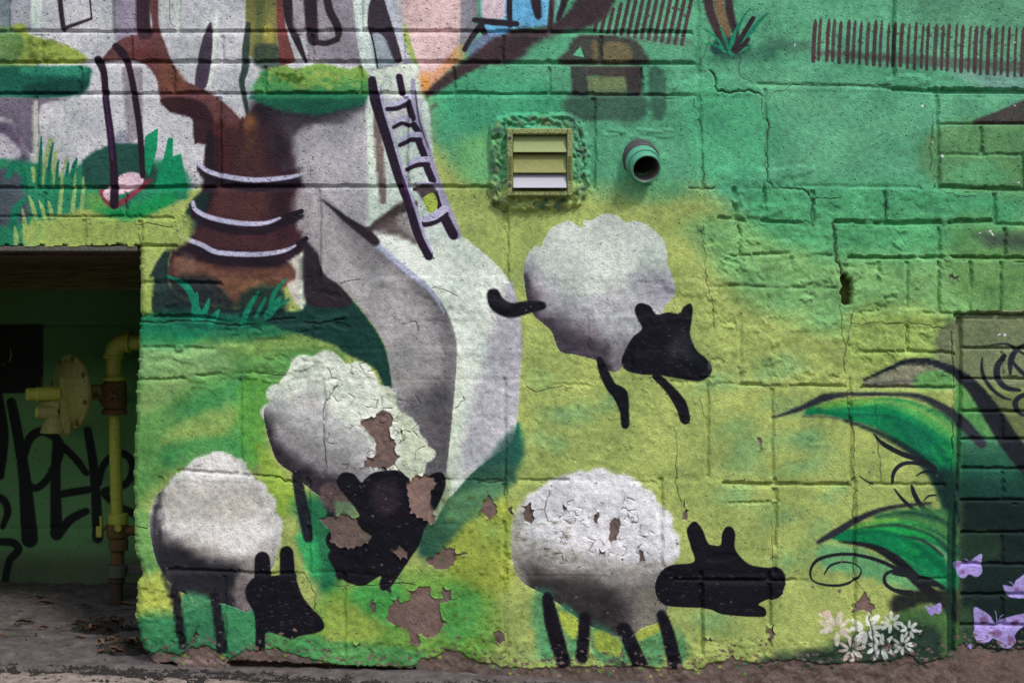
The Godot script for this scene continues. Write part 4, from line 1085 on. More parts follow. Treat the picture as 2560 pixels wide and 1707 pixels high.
	# recessed brick panel at the right
	# render humps, the old plug of sealant round the grille, collar round the drain
	for h in [[1770,215,90,24,3.5],[1780,100,30,120,2.5],[1840,220,60,20,3],[2270,204,60,16,4],[1880,440,80,22,3.5],[1980,430,60,12,2],[2150,800,180,14,3],[2250,796,130,12,2.5],[1940,955,60,10,2],[2110,700,16,60,3],[2115,900,20,70,2.5],[430,1560,70,60,4],[370,1500,30,60,6],[700,830,80,16,3],[1080,720,140,20,2],[1180,760,100,20,2.5],[1330,960,60,14,2],[1720,720,60,20,3],[1800,600,50,30,3.5],[1860,690,60,24,3],[1960,690,70,24,-3],[2200,740,40,30,3],[2300,690,20,50,2],[2440,740,50,24,-2.5],[1480,900,60,16,2],[1760,840,26,50,2],[560,905,90,26,4],[590,880,50,20,4],[1160,1230,60,30,2.5],[1760,860,40,60,1.6],[2180,1000,60,20,1.5],[2000,620,80,20,3],[1900,530,60,18,4]]:
		relief.oval(h[0], h[1], h[2], h[3], Color(h[4], 0, 0, 0.85), minf(h[2], h[3]) * 0.7, rng.randf_range(-0.15, 0.15))
	for i in 150:                       # trowel marks and blobs on the rough half
		var x := rng.randf_range(1750, 2390)
		var y := rng.randf_range(480, 960)
		relief.fill(Cv.rough(Cv.pts([x - 14, y - 5, x + 10, y - 9, x + 18, y + 3, x - 4, y + 9]), 6.0, 4.0, i), Color(rng.randf_range(-4.0, 4.2), 0, 0, 0.75), rng.randf_range(0.8, 3.0))
	for i in 60:
		relief.oval(rng.randf_range(345, 880), rng.randf_range(700, 960), rng.randf_range(8, 34), rng.randf_range(4, 9), Color(rng.randf_range(-3.4, 3.6), 0, 0, 0.8), rng.randf_range(1.6, 5), rng.randf_range(-0.4, 0.4))
	for i in 70:
		relief.oval(rng.randf_range(345, 2380), rng.randf_range(960, 1640), rng.randf_range(8, 40), rng.randf_range(5, 14), Color(rng.randf_range(-2.0, 2.2), 0, 0, 0.7), rng.randf_range(2, 7), rng.randf_range(-0.4, 0.4))
	for i in 60:
		relief.oval(rng.randf_range(1270, 1760), rng.randf_range(960, 1170), rng.randf_range(2.5, 6), rng.randf_range(2.5, 6), Color(rng.randf_range(1.2, 2.6), 0, 0, 0.9), 2)
	for i in 46:
		relief.oval(rng.randf_range(346, 480), rng.randf_range(1460, 1610), rng.randf_range(4, 14), rng.randf_range(3, 9), Color(rng.randf_range(1, 5), 0, 0, 0.8), 3)
	var ring := Cv.rough(Cv.pts([1226,330, 1240,300, 1290,288, 1400,288, 1452,304, 1470,350, 1472,470, 1456,505, 1420,520, 1280,524, 1246,508, 1232,470]), 12, 3, 77)
	relief.fill(ring, Color(15, 0, 0, 1), 10)
	for i in 300:
		var a := rng.randf() * TAU
		var q := Vector2(cos(a), sin(a))
		q = q / lerpf(1.0, maxf(absf(q.x), absf(q.y)), 0.8) * Vector2(100, 98) * rng.randf_range(0.86, 1.16)
		relief.oval(1349 + q.x, 407 + q.y, rng.randf_range(4, 16), rng.randf_range(2.5, 6), Color(rng.randf_range(5, 21), 0, 0, 0.7), 2.6, a + PI / 2 + rng.randf_range(-1.0, 1.0))
	relief.oval(1603, 398, 56, 62, Color(4, 0, 0, 1), 16)
	for i in 16:
		relief.oval(rng.randf_range(1520, 1680), rng.randf_range(326, 350), rng.randf_range(10, 30), 4, Color(rng.randf_range(0, 5), 0, 0, 0.7), 3, rng.randf_range(-0.2, 0.2))
	# worn foot of the wall: undercut render, then lost paint
	relief.ragged(BASE_EDGE, Color(-2.2, 0, 0, 1), 1.5, 1.4, 5)
	relief.ragged([400,1660, 600,1655, 800,1664, 1040,1674, 1046,1770, 360,1770], Color(-26, 0, 0, 1), 3.0, 1.6, 6)
	relief.ragged([440,1650, 560,1654, 590,1690, 430,1690], Color(2, 0, 0, 1), 3.0, 3.0, 8)
	# the hole in the right half, open seams, lost paint
	relief.ragged([2106,690, 2114,684, 2132,706, 2130,760, 2110,763, 2104,730], Color(-34, 0, 0, 1), 1.5, 2.0, 3)
	for k in CRACKS:
		if k[1] > 3.9:
			relief.crack(k[0], k[1], Color(-3.6, 0, 0, 0.9), k[2], 1.8)
		bump.crack(k[0], k[1] * 0.7, Color(-1.8, 0, 0, 1), k[2], 1.8)
	for i in PEELS.size():
		bump.ragged(PEELS[i], Color(0.5, 0, 0, 1), 6.0, 1.5, 40 + i)
		bump.ragged(PEELS[i], Color(-1.5, 0, 0, 1), 0.7, 1.5, 40 + i)
		relief.ragged(PEELS[i], Color(-1.6, 0, 0, 1), 1.5, 1.5, 40 + i)
	bump.ragged(BASE_EDGE, Color(-1.0, 0, 0, 1), 0.8, 1.4, 5)
	# curling paint scales on the two peeling sheep
	for i in 46:
		var on_b := i % 2 == 0
		var x := rng.randf_range(820, 1070) if on_b else rng.randf_range(1360, 1670)
		var y := rng.randf_range(920, 1180) if on_b else rng.randf_range(1230, 1420)
		if on_b and x > 960 and y < 960:
			continue
		var a := rng.randf() * TAU
		var l := rng.randf_range(10, 24)
		var p := [x, y, x + cos(a) * l, y + sin(a) * l, x + cos(a + 0.9) * l * 1.5, y + sin(a + 0.9) * l * 1.5]
		bump.crack(p, 2.6, Color(-1.5, 0, 0, 1), 300 + i, 1.6)
		relief.crack(p, 3.0, Color(-1.2, 0, 0, 0.8), 300 + i, 1.6)
		mural.crack(p, 1.2, c(110, 100, 92, 0.7), 300 + i, 1.6)
		bump.oval(x + cos(a + 1.8) * 7, y + sin(a + 1.8) * 7, 9, 6, Color(0.9, 0, 0, 0.8), 4, a)


func noise_bytes(w: int, h: int, freq: float, octaves: int, seed_: int, kind := FastNoiseLite.TYPE_SIMPLEX_SMOOTH) -> PackedByteArray:
	var n := FastNoiseLite.new()
	n.noise_type = kind
	n.seed = seed_
	n.frequency = freq
	n.fractal_type = FastNoiseLite.FRACTAL_FBM if octaves > 1 else FastNoiseLite.FRACTAL_NONE
	n.fractal_octaves = octaves
	var im := n.get_image(w, h, false, false, true)
	im.convert(Image.FORMAT_L8)
	return im.get_data()


var lump: PackedByteArray          # where the wall is lumpy, at a quarter of the texture size


func finish_textures():
	var col := mural.im.get_data()
	var bf := bump.im.get_data().to_float32_array()
	var fine := noise_bytes(TW, TH, 0.21, 3, 11)
	var mid := noise_bytes(TW, TH, 0.07, 3, 12)
	var big := noise_bytes(TW, TH, 0.009, 4, 13)
	var spray := noise_bytes(TW, TH, 0.55, 1, 14)
	# pores of the blocks: unpainted grimy pits, their shade also put into the colour
	var n := TW * TH
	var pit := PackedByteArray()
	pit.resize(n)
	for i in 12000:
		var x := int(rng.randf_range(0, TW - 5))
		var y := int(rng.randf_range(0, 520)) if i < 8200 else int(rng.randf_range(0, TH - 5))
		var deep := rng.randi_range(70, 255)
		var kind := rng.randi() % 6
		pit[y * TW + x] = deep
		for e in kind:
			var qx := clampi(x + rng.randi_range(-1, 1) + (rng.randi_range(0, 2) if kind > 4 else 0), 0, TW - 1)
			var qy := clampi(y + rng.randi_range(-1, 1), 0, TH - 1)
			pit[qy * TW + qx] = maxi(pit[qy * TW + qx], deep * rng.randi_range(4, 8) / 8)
	var out := PackedByteArray()
	out.resize(n)
	for i in n:
		var f := fine[i] - 128
		var p: int = pit[i]
		# tone: grain of the sand, thin and thick spray, broad weathering, grime and shade of the pits
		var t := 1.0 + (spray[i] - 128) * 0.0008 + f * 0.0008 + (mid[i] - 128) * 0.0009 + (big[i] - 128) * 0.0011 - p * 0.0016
		var j := i * 4
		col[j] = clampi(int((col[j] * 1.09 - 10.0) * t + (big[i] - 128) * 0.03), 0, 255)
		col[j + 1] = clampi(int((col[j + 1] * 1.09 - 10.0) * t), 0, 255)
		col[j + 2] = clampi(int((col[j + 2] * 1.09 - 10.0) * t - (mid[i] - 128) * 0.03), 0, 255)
		var b := bf[j] + f * (0.0012 + big[i] * 0.000016) + (mid[i] - 128) * 0.0013 - p * 0.0075
		out[i] = clampi(int(150.0 + b * 44.0), 0, 255)
	mural.im = Image.create_from_data(TW, TH, false, Image.FORMAT_RGBA8, col)
	mural.im.convert(Image.FORMAT_RGB8)
	var bim := Image.create_from_data(TW, TH, false, Image.FORMAT_L8, out)
	var m := StandardMaterial3D.new()
	m.resource_name = "mural_paint"
	m.albedo_texture = ImageTexture.create_from_image(mural.im)
	m.roughness = 0.66
	m.metallic_specular = 0.26
	m.texture_repeat = false
	m.heightmap_enabled = true
	m.heightmap_texture = ImageTexture.create_from_image(bim)
	m.heightmap_scale = 0.58
	M.mural = m
	M.flake = m.duplicate()
	M.flake.resource_name = "paint_scale"
	M.flake.heightmap_enabled = false
	bump = null


# Cuts one relief surface into its blocks, bricks and mortar. Every piece is a mesh of its own with returns into the joint.
func skin(parent: Node3D, dom: Rect2, step: float, zs: PackedFloat32Array, lab: PackedInt32Array, names: Array, plane_z: float, mat: Material, returns: float, thick: float):
	var nx := int(dom.size.x / step)
	var ny := int(dom.size.y / step)
	var vx := nx + 1
	var k := S * (DIST - plane_z) / DIST
	var cells: Array = []
	for i in names.size():
		cells.append(PackedInt32Array())
	for i in nx * ny:
		if lab[i] >= 0:
			cells[lab[i]].append(i)
	var seen := PackedInt32Array()
	seen.resize(vx * (ny + 1))
	seen.fill(-1)
	var at := PackedInt32Array()
	at.resize(vx * (ny + 1))
	for id in names.size():
		var mine: PackedInt32Array = cells[id]
		if mine.is_empty():
			continue
		var P := PackedVector3Array()
		var N := PackedVector3Array()
		var U := PackedVector2Array()
		var I := PackedInt32Array()
		for cell in mine:
			var cx := cell % nx
			var cy := cell / nx
			var v0 := cy * vx + cx
			for v in [v0, v0 + 1, v0 + vx + 1, v0 + vx]:
				if seen[v] != id:
					seen[v] = id
					at[v] = P.size()
					var gx: int = v % vx
					var gy: int = v / vx
					var px := dom.position.x + gx * step
					var py := dom.position.y + gy * step
					P.append(Vector3((px - 1280.0) * k, EYE + (853.5 - py) * k, plane_z + zs[v]))
					var dzx := zs[v + (1 if gx < nx else 0)] - zs[v - (1 if gx > 0 else 0)]
					var dzy := zs[v + (vx if gy < ny else 0)] - zs[v - (vx if gy > 0 else 0)]
					N.append(Vector3(-dzx, dzy, 2.0 * step * k).normalized())
					U.append(Vector2((px - dom.position.x) / dom.size.x, (py - dom.position.y) / dom.size.y))
			var a := at[v0]
			var b := at[v0 + 1]
			var d := at[v0 + vx + 1]
			var e := at[v0 + vx]
			I.append_array(PackedInt32Array([a, b, d, a, d, e]))
			# returns where the neighbour is another piece or an opening
			for s in 4:
				var ox: int = [-1, 1, 0, 0][s]
				var oy: int = [0, 0, -1, 1][s]
				var ex := cx + ox
				var ey := cy + oy
				var other := -1
				if ex >= 0 and ex < nx and ey >= 0 and ey < ny:
					other = lab[ey * nx + ex]
				if other == id or (id == 0 and other > 0):
					continue
				var deep := thick if other < 0 else returns
				var f: int = [e, b, a, d][s]
				var g: int = [a, d, b, e][s]
				var q := P.size()
				var nn := Vector3(ox, -oy, 0)
				for w in [f, g]:
					P.append(P[w])
					N.append(nn)
					U.append(U[w])
				for w in [g, f]:
					var pw := P[w]
					P.append(Vector3(pw.x, pw.y, minf(pw.z - 0.002, plane_z - deep)))
					N.append(nn)
					U.append(U[w])
				I.append_array(PackedInt32Array([q, q + 2, q + 1, q, q + 3, q + 2]))
		var arr := []
		arr.resize(Mesh.ARRAY_MAX)
		arr[Mesh.ARRAY_VERTEX] = P
		arr[Mesh.ARRAY_NORMAL] = N
		arr[Mesh.ARRAY_TEX_UV] = U
		arr[Mesh.ARRAY_INDEX] = I
		var mesh := ArrayMesh.new()
		mesh.add_surface_from_arrays(Mesh.PRIMITIVE_TRIANGLES, arr)
		put(mesh, names[id], mat, parent)


func put(mesh: Mesh, called: String, mat: Material, parent: Node, t := Transform3D()) -> MeshInstance3D:
	var o := MeshInstance3D.new()
	o.mesh = mesh
	o.name = called
	o.material_override = mat
	o.transform = t
	parent.add_child(o, true)
	return o


func thing(called: String, label: String, category: String, where := Vector3.ZERO, group := "") -> Node3D:
	var o := Node3D.new()
	o.name = called
	o.position = where
	add_child(o, true)
	o.set_meta("label", label)
	o.set_meta("category", category)
	if group:
		o.set_meta("group", group)
	return o


func flake(wall: Node3D, a: Vector2, b: Vector2, outw: Vector2, reach: float, lift: float, high: Callable):
	var st := SurfaceTool.new()
	st.begin(Mesh.PRIMITIVE_TRIANGLES)
	st.set_smooth_group(0)
	var skew := rng.randf_range(0.3, 0.7)
	for r in 4:
		var t := r / 3.0
		for q in 5:
			var u := lerpf(skew, q / 4.0, 1.0 - t * 0.75)
			var root := a.lerp(b, u) + outw * 5.0 * signf(reach)
			var p := root - outw * (reach + 5.0 * signf(reach)) * t
			var z: float = maxf(high.call(p), high.call(root)) + 0.0006 + lift * t * t
			var look := root + outw * 3.0 * t if reach > 0.0 else p
			st.set_uv(Vector2((look.x - OX) / 3039.0, (look.y - OY) / 1959.0))
			st.add_vertex(Vector3((p.x - 1280.0) * S, EYE + (853.5 - p.y) * S, z))
	for r in 3:
		for q in 4:
			var v := r * 5 + q
			for w in [v, v + 1, v + 6, v, v + 6, v + 5]:
				st.add_index(w)
	st.generate_normals()
	put(st.commit(), "paint_flake", M.flake, wall)


func inside(p: Vector2, hole: PackedVector2Array) -> bool:
	return Geometry2D.is_point_in_polygon(p, hole)


func build_wall():
	var wall := thing("painted_wall", "old block and brick wall sprayed with a mural of sheep, ladder and tree on green", "wall")
	var step := 3.0
	var dom := Rect2(OX, OY, 3039, 1959)
	var nx := int(dom.size.x / step)
	var ny := int(dom.size.y / step)
	var vx := nx + 1
	var hf := relief.im.get_data().to_float32_array()
	var k := TW / PW
	var mid := noise_bytes(TW, TH, 0.035, 4, 31)
	var zs := PackedFloat32Array()
	zs.resize(vx * (ny + 1))
	for gy in ny + 1:
		var fy := minf(gy * step * k, TH - 1.01)
		var iy := int(fy)
		var ty := fy - iy
		var py := OY + gy * step
		for gx in vx:
			var fx := minf(gx * step * k, TW - 1.01)
			var ix := int(fx)
			var tx := fx - ix
			var j := iy * TW + ix
			var h := lerpf(lerpf(hf[j * 4], hf[j * 4 + 4], tx), lerpf(hf[(j + TW) * 4], hf[(j + TW) * 4 + 4], tx), ty)
			var px := OX + gx * step
			var rough := 0.5
			if px > 1750.0:
				rough = 2.8 if py > 470.0 and py < 960.0 and px < 2395.0 else 0.9
			elif py > 690.0:
				rough = 1.9
			if py > 1600.0:
				rough = 4.2
			if px > 2396.0 and py > 792.0:
				h -= 9.0
				rough = 0.8
			zs[gy * vx + gx] = (h + (mid[j] - 128) * 0.0062 * rough) * 0.001
	# rounded, chipped arris round the recess
	var hole := Cv.rough(Cv.pts(OPENING), 10, 1.6, 9)
	hole[0] = Vector2(-260, 614)
	var flue := Cv.pts([1286,346, 1414,346, 1414,476, 1286,476])
	var lab := PackedInt32Array()
	lab.resize(nx * ny)
	var names: Array = ["mortar"]
	for p in pieces:
		names.append(p[0])
		var r: Rect2 = p[1]
		var x0 := clampi(int((r.position.x - OX) / step), 0, nx)
		var x1 := clampi(int((r.end.x - OX) / step), 0, nx)
		for y in range(clampi(int((r.position.y - OY) / step), 0, ny), clampi(int((r.end.y - OY) / step), 0, ny)):
			for x in range(x0, x1):
				lab[y * nx + x] = names.size() - 1
	for y in ny:
		var py := OY + (y + 0.5) * step
		for x in nx:
			var px := OX + (x + 0.5) * step
			if py > 600.0 and px < 390.0:
				if inside(Vector2(px, py), hole):
					lab[y * nx + x] = -1
			elif px > 1286.0 and px < 1414.0 and py > 346.0 and py < 476.0:
				lab[y * nx + x] = -1
			elif px > 1560.0 and px < 1650.0 and Vector2(px - 1604, (py - 400)).length() < 34.0:
				lab[y * nx + x] = -1
	for y in range(int((600 - OY) / step), ny):
		for x in range(0, int((400 - OX) / step)):
			if lab[y * nx + x] >= 0:
				var d := 9
				for q in range(1, 7):
					if x - q >= 0 and lab[y * nx + x - q] < 0:
						d = q
						break
				if d < 7:
					for v in [y * vx + x, (y + 1) * vx + x]:
						zs[v] = minf(zs[v], zs[v + 7] - 0.0009 * (7 - d) * (7 - d) * 0.5)
	skin(wall, dom, step, zs, lab, names, 0.0, M.mural, 0.03, 0.2)
	# lifted scales of paint round the bare patches; each keeps the colour of the paint it belongs to
	var high := func(q: Vector2) -> float:
		return zs[clampi(int((q.y - OY) / step + 0.5), 0, ny) * vx + clampi(int((q.x - OX) / step + 0.5), 0, nx)]
	for i in PEELS.size():
		var edge := Cv.rough(Cv.pts(PEELS[i]), 15.0, 0.8, 40 + i)
		var turn := 1.0 if Geometry2D.is_polygon_clockwise(edge) else -1.0
		for j in edge.size():
			var a: Vector2 = edge[j]
			var b: Vector2 = edge[(j + 1) % edge.size()]
			if a.distance_to(b) < 5.0 or rng.randf() > 0.5:
				continue
			var along := (b - a).normalized()
			var outw := Vector2(along.y, -along.x) * turn
			if inside((a + b) * 0.5 + outw * 2.0, edge):
				outw = -outw
			flake(wall, a - along * 3.0, b + along * 3.0, outw, rng.randf_range(1.5, 6.0), rng.randf_range(0.001, 0.0036), high)
	for i in 34:                       # half-loosened scales on the two peeling fleeces
		var on_b := i % 2 == 0
		var p := Vector2(rng.randf_range(900, 1060), rng.randf_range(960, 1180)) if on_b else Vector2(rng.randf_range(1350, 1650), rng.randf_range(1240, 1410))
		if on_b and p.x - 940.0 > (p.y - 940.0) * 0.7:
			continue
		var d := Vector2.from_angle(rng.randf() * TAU)
		var l := rng.randf_range(8, 18)
		flake(wall, p - d * l * 0.5, p + d * l * 0.5, Vector2(-d.y, d.x), -rng.randf_range(5.0, 11.0), rng.randf_range(0.001, 0.0028), high)
	# the wall goes on above and to both sides
	var a := pix(OX, OY)
	var b := pix(OX + 3039, OY + 1959)
	for r in [[-6.0, a.y, 6.0, 3.3], [-6.0, pix(0, 614).y, a.x, a.y], [-6.0, -0.3, pix(-520, 0).x, pix(0, 614).y], [b.x, -0.5, 6.0, a.y]]:
		var bm := BoxMesh.new()
		bm.size = Vector3(r[2] - r[0], r[3] - r[1], 0.2)
		put(bm, "wall_panel", M.pale_wall if r[2] == a.x else M.green_wall, wall, Transform3D(Basis(), Vector3((r[0] + r[2]) / 2, (r[1] + r[3]) / 2, -0.1)))


# ---------------------------------------------------------------- materials
func plain(called: String, col: Color, rough := 0.7, metal := 0.0) -> StandardMaterial3D:
	var m := StandardMaterial3D.new()
	m.resource_name = called
	m.albedo_color = col
	m.roughness = rough
	m.metallic = metal
	return m


func mottled(called: String, cols: Array, freq: float, per_metre: float, rough := 0.8, relief_cm := 0.1, seed_ := 1) -> StandardMaterial3D:
	var m := StandardMaterial3D.new()
	m.resource_name = called
	m.roughness = rough
	m.uv1_triplanar = true
	m.uv1_world_triplanar = true
	m.uv1_scale = Vector3.ONE * per_metre
	var n := FastNoiseLite.new()
	n.seed = seed_
	n.frequency = freq
	n.fractal_octaves = 5
	n.fractal_gain = 0.62
	var im := n.get_seamless_image(512, 512, false, false, 0.12, true)
	im.convert(Image.FORMAT_L8)
	var d := im.get_data()
	var ramp := PackedByteArray()
	for i in 256:
		var f := i / 255.0 * (cols.size() - 1)
		var j := mini(int(f), cols.size() - 2)
		var q: Color = cols[j].lerp(cols[j + 1], f - j)
		ramp.append_array(PackedByteArray([q.r8, q.g8, q.b8]))
	var o := PackedByteArray()
	o.resize(512 * 512 * 3)
	for i in 512 * 512:
		var v: int = d[i] * 3
		o[i * 3] = ramp[v]
		o[i * 3 + 1] = ramp[v + 1]
		o[i * 3 + 2] = ramp[v + 2]
	m.albedo_texture = ImageTexture.create_from_image(Image.create_from_data(512, 512, false, Image.FORMAT_RGB8, o))
	if relief_cm > 0.0:
		m.heightmap_enabled = true
		m.heightmap_texture = ImageTexture.create_from_image(im)
		m.heightmap_scale = relief_cm
	return m


func make_materials():
	M.green_wall = mottled("green_wall_paint", [c(80, 150, 112), c(94, 168, 126), c(112, 176, 120)], 0.01, 1.2, 0.75, 0.2, 3)
	M.pale_wall = mottled("pale_wall_paint", [c(92, 140, 112), c(150, 152, 150), c(184, 182, 186)], 0.006, 1.2, 0.75, 0.2, 23)
	M.concrete = mottled("worn_concrete", [c(46, 41, 42), c(80, 71, 71), c(98, 88, 87), c(130, 118, 114)], 0.02, 1.7, 0.9, 0.5, 4)
	M.pavement = mottled("pale_pavement", [c(72, 62, 58), c(128, 113, 106), c(150, 134, 126), c(168, 152, 144)], 0.03, 2.2, 0.9, 0.6, 5)
	M.dirt = mottled("black_dirt", [c(24, 21, 20), c(44, 38, 35), c(66, 57, 52)], 0.06, 4.0, 0.95, 0.8, 6)
	M.asphalt = mottled("asphalt", [c(58, 57, 57), c(74, 73, 72), c(92, 90, 88)], 0.05, 1.0, 0.9, 0.3, 7)
	M.timber = mottled("old_timber", [c(52, 38, 28), c(84, 64, 46), c(106, 84, 60)], 0.02, 1.4, 0.85, 0.3, 8)
	M.timber.uv1_scale = Vector3(0.8, 6.0, 6.0)
	M.olive_timber = mottled("painted_timber", [c(70, 62, 36), c(96, 88, 52), c(110, 104, 64)], 0.02, 1.4, 0.85, 0.3, 9)
	M.olive_timber.uv1_scale = Vector3(0.8, 6.0, 6.0)
	M.olive = mottled("olive_paint", [c(130, 120, 96), c(138, 138, 70), c(142, 144, 74), c(148, 150, 84)], 0.03, 5.0, 0.5, 0.05, 10)
	M.pale_olive = mottled("pale_olive_paint", [c(146, 140, 116), c(146, 158, 94), c(150, 162, 98)], 0.03, 6.0, 0.5, 0.04, 11)
	M.white_flap = plain("white_plastic", c(184, 180, 190), 0.4)
	M.frame = mottled("chipped_frame_paint", [c(70, 70, 56), c(124, 132, 78), c(148, 158, 90), c(196, 190, 180)], 0.03, 9.0, 0.6, 0.15, 12)
	M.black_inside = plain("galvanised_duct", c(128, 126, 122), 0.5)
	M.pipe_green = plain("green_painted_pipe", c(92, 166, 138), 0.38)
	M.pipe_dark = mottled("bare_pipe_edge", [c(52, 44, 52), c(74, 64, 72), c(88, 110, 98)], 0.05, 8.0, 0.6, 0.05, 13)
	M.pipe_inside = plain("pipe_bore", c(118, 110, 108), 0.5)
	M.yellow = mottled("yellow_gas_paint", [c(136, 124, 50), c(176, 174, 68), c(184, 184, 74), c(190, 188, 92)], 0.03, 6.0, 0.5, 0.06, 14)
	M.regulator = mottled("weathered_regulator_paint", [c(120, 108, 70), c(150, 144, 78), c(162, 156, 92)], 0.02, 6.0, 0.55, 0.06, 15)
	M.rust = mottled("rust", [c(50, 32, 22), c(92, 62, 36), c(118, 92, 48), c(140, 130, 60)], 0.04, 9.0, 0.85, 0.2, 16)
	M.iron = mottled("grey_iron", [c(58, 56, 50), c(92, 88, 80), c(112, 108, 98)], 0.04, 8.0, 0.7, 0.1, 17)
	M.old_pipe = mottled("old_brown_pipe", [c(44, 34, 28), c(74, 58, 46), c(90, 74, 58)], 0.04, 8.0, 0.85, 0.1, 18)
	M.alley_brick = mottled("grey_brick", [c(96, 88, 82), c(118, 108, 100), c(132, 122, 114)], 0.02, 0.7, 0.9, 0.2, 19)
	for i in 4:
		M["leaf%d" % i] = plain("dry_leaf", [c(92, 62, 44), c(112, 84, 60), c(66, 48, 38), c(84, 130, 66)][i], 0.8)
	M.twig = plain("twig", c(62, 48, 40), 0.9)


# ---------------------------------------------------------------- shape helpers
func lathe(prof: Array, seg := 32, axis := Vector3.UP) -> ArrayMesh:
	# prof: [radius, height] pairs, turned round the axis
	var st := SurfaceTool.new()
	st.begin(Mesh.PRIMITIVE_TRIANGLES)
	var ba := frame_on(axis)
	for i in prof.size() - 1:
		var r0: float = prof[i][0]
		var h0: float = prof[i][1]
		var r1: float = prof[i + 1][0]
		var h1: float = prof[i + 1][1]
		var n2 := Vector2(h1 - h0, r0 - r1).normalized()
		for s in seg:
			var q := []
			for e in [[r0, h0, s], [r0, h0, s + 1], [r1, h1, s + 1], [r1, h1, s]]:
				var a: float = e[2] * TAU / seg
				q.append([ba * Vector3(cos(a) * e[0], e[1], sin(a) * e[0]), ba * Vector3(cos(a) * n2.x, n2.y, sin(a) * n2.x), Vector2(float(e[2]) / seg, e[1])])
			for v in [0, 1, 2, 0, 2, 3]:
				st.set_normal(q[v][1])
				st.set_uv(q[v][2])
				st.add_vertex(q[v][0])
	st.index()
	return st.commit()


func frame_on(axis: Vector3) -> Basis:
	var y := axis.normalized()
	var x := (Vector3.FORWARD if absf(y.z) < 0.9 else Vector3.RIGHT).cross(y).normalized()
	return Basis(x, y, x.cross(y))


func bar(size: Vector3, bevel := 0.002) -> ArrayMesh:
	# box with chamfered edges
	var h := size / 2
	var b := minf(bevel, minf(h.x, minf(h.y, h.z)) * 0.9)
	var st := SurfaceTool.new()
	st.begin(Mesh.PRIMITIVE_TRIANGLES)
	var face := func(p: Array, n: Vector3):
		var o: Array = p
		if (p[1] - p[0]).cross(p[2] - p[0]).dot(n) > 0:
			o = p.duplicate()
			o.reverse()
		for i in range(1, o.size() - 1):
			for v in [o[0], o[i], o[i + 1]]:
				st.set_normal(n)
				st.set_uv(Vector2(v.x, v.y))
				st.add_vertex(v)
	for ax in 3:
		for s in [-1.0, 1.0]:
			var p := []
			for q in [[-1, -1], [1, -1], [1, 1], [-1, 1]]:
				var v := Vector3()
				v[ax] = h[ax] * s
				v[(ax + 1) % 3] = (h[(ax + 1) % 3] - b) * q[0]
				v[(ax + 2) % 3] = (h[(ax + 2) % 3] - b) * q[1]
				p.append(v)
			var n := Vector3()
			n[ax] = s
			face.call(p, n)
		for s in [-1.0, 1.0]:
			for t in [-1.0, 1.0]:
				var u := (ax + 1) % 3
				var w := (ax + 2) % 3
				var p := []
				for q in [[0, -1], [0, 1], [1, 1], [1, -1]]:
					var v := Vector3()
					v[ax] = (h[ax] - b) * q[1]
					v[u] = (h[u] - (b if q[0] == 1 else 0.0)) * s
					v[w] = (h[w] - (b if q[0] == 0 else 0.0)) * t
					p.append(v)
				var n := Vector3()
				n[u] = s
				n[w] = t
				face.call(p, n.normalized())
	for sx in [-1.0, 1.0]:
		for sy in [-1.0, 1.0]:
			for sz in [-1.0, 1.0]:
				var n := Vector3(sx, sy, sz).normalized()
				face.call([Vector3(h.x * sx, (h.y - b) * sy, (h.z - b) * sz), Vector3((h.x - b) * sx, h.y * sy, (h.z - b) * sz), Vector3((h.x - b) * sx, (h.y - b) * sy, h.z * sz)], n)
	return st.commit()


func at(v: Vector3) -> Transform3D:
	return Transform3D(Basis(), v)


func sheet(nx: int, nz: int, place: Callable) -> ArrayMesh:
	var st := SurfaceTool.new()
	st.begin(Mesh.PRIMITIVE_TRIANGLES)
	st.set_smooth_group(0)
	for j in nz + 1:
		for i in nx + 1:
			st.set_uv(Vector2(float(i) / nx, float(j) / nz))
			st.add_vertex(place.call(float(i) / nx, float(j) / nz))
	for j in nz:
		for i in nx:
			var a := j * (nx + 1) + i
			for v in [a, a + 1, a + nx + 2, a, a + nx + 2, a + nx + 1]:
				st.add_index(v)
	st.generate_normals()
	return st.commit()


# ---------------------------------------------------------------- ground
func lie(x: float) -> float:
	return -0.0352 * clampf(x, -3.0, 3.0)


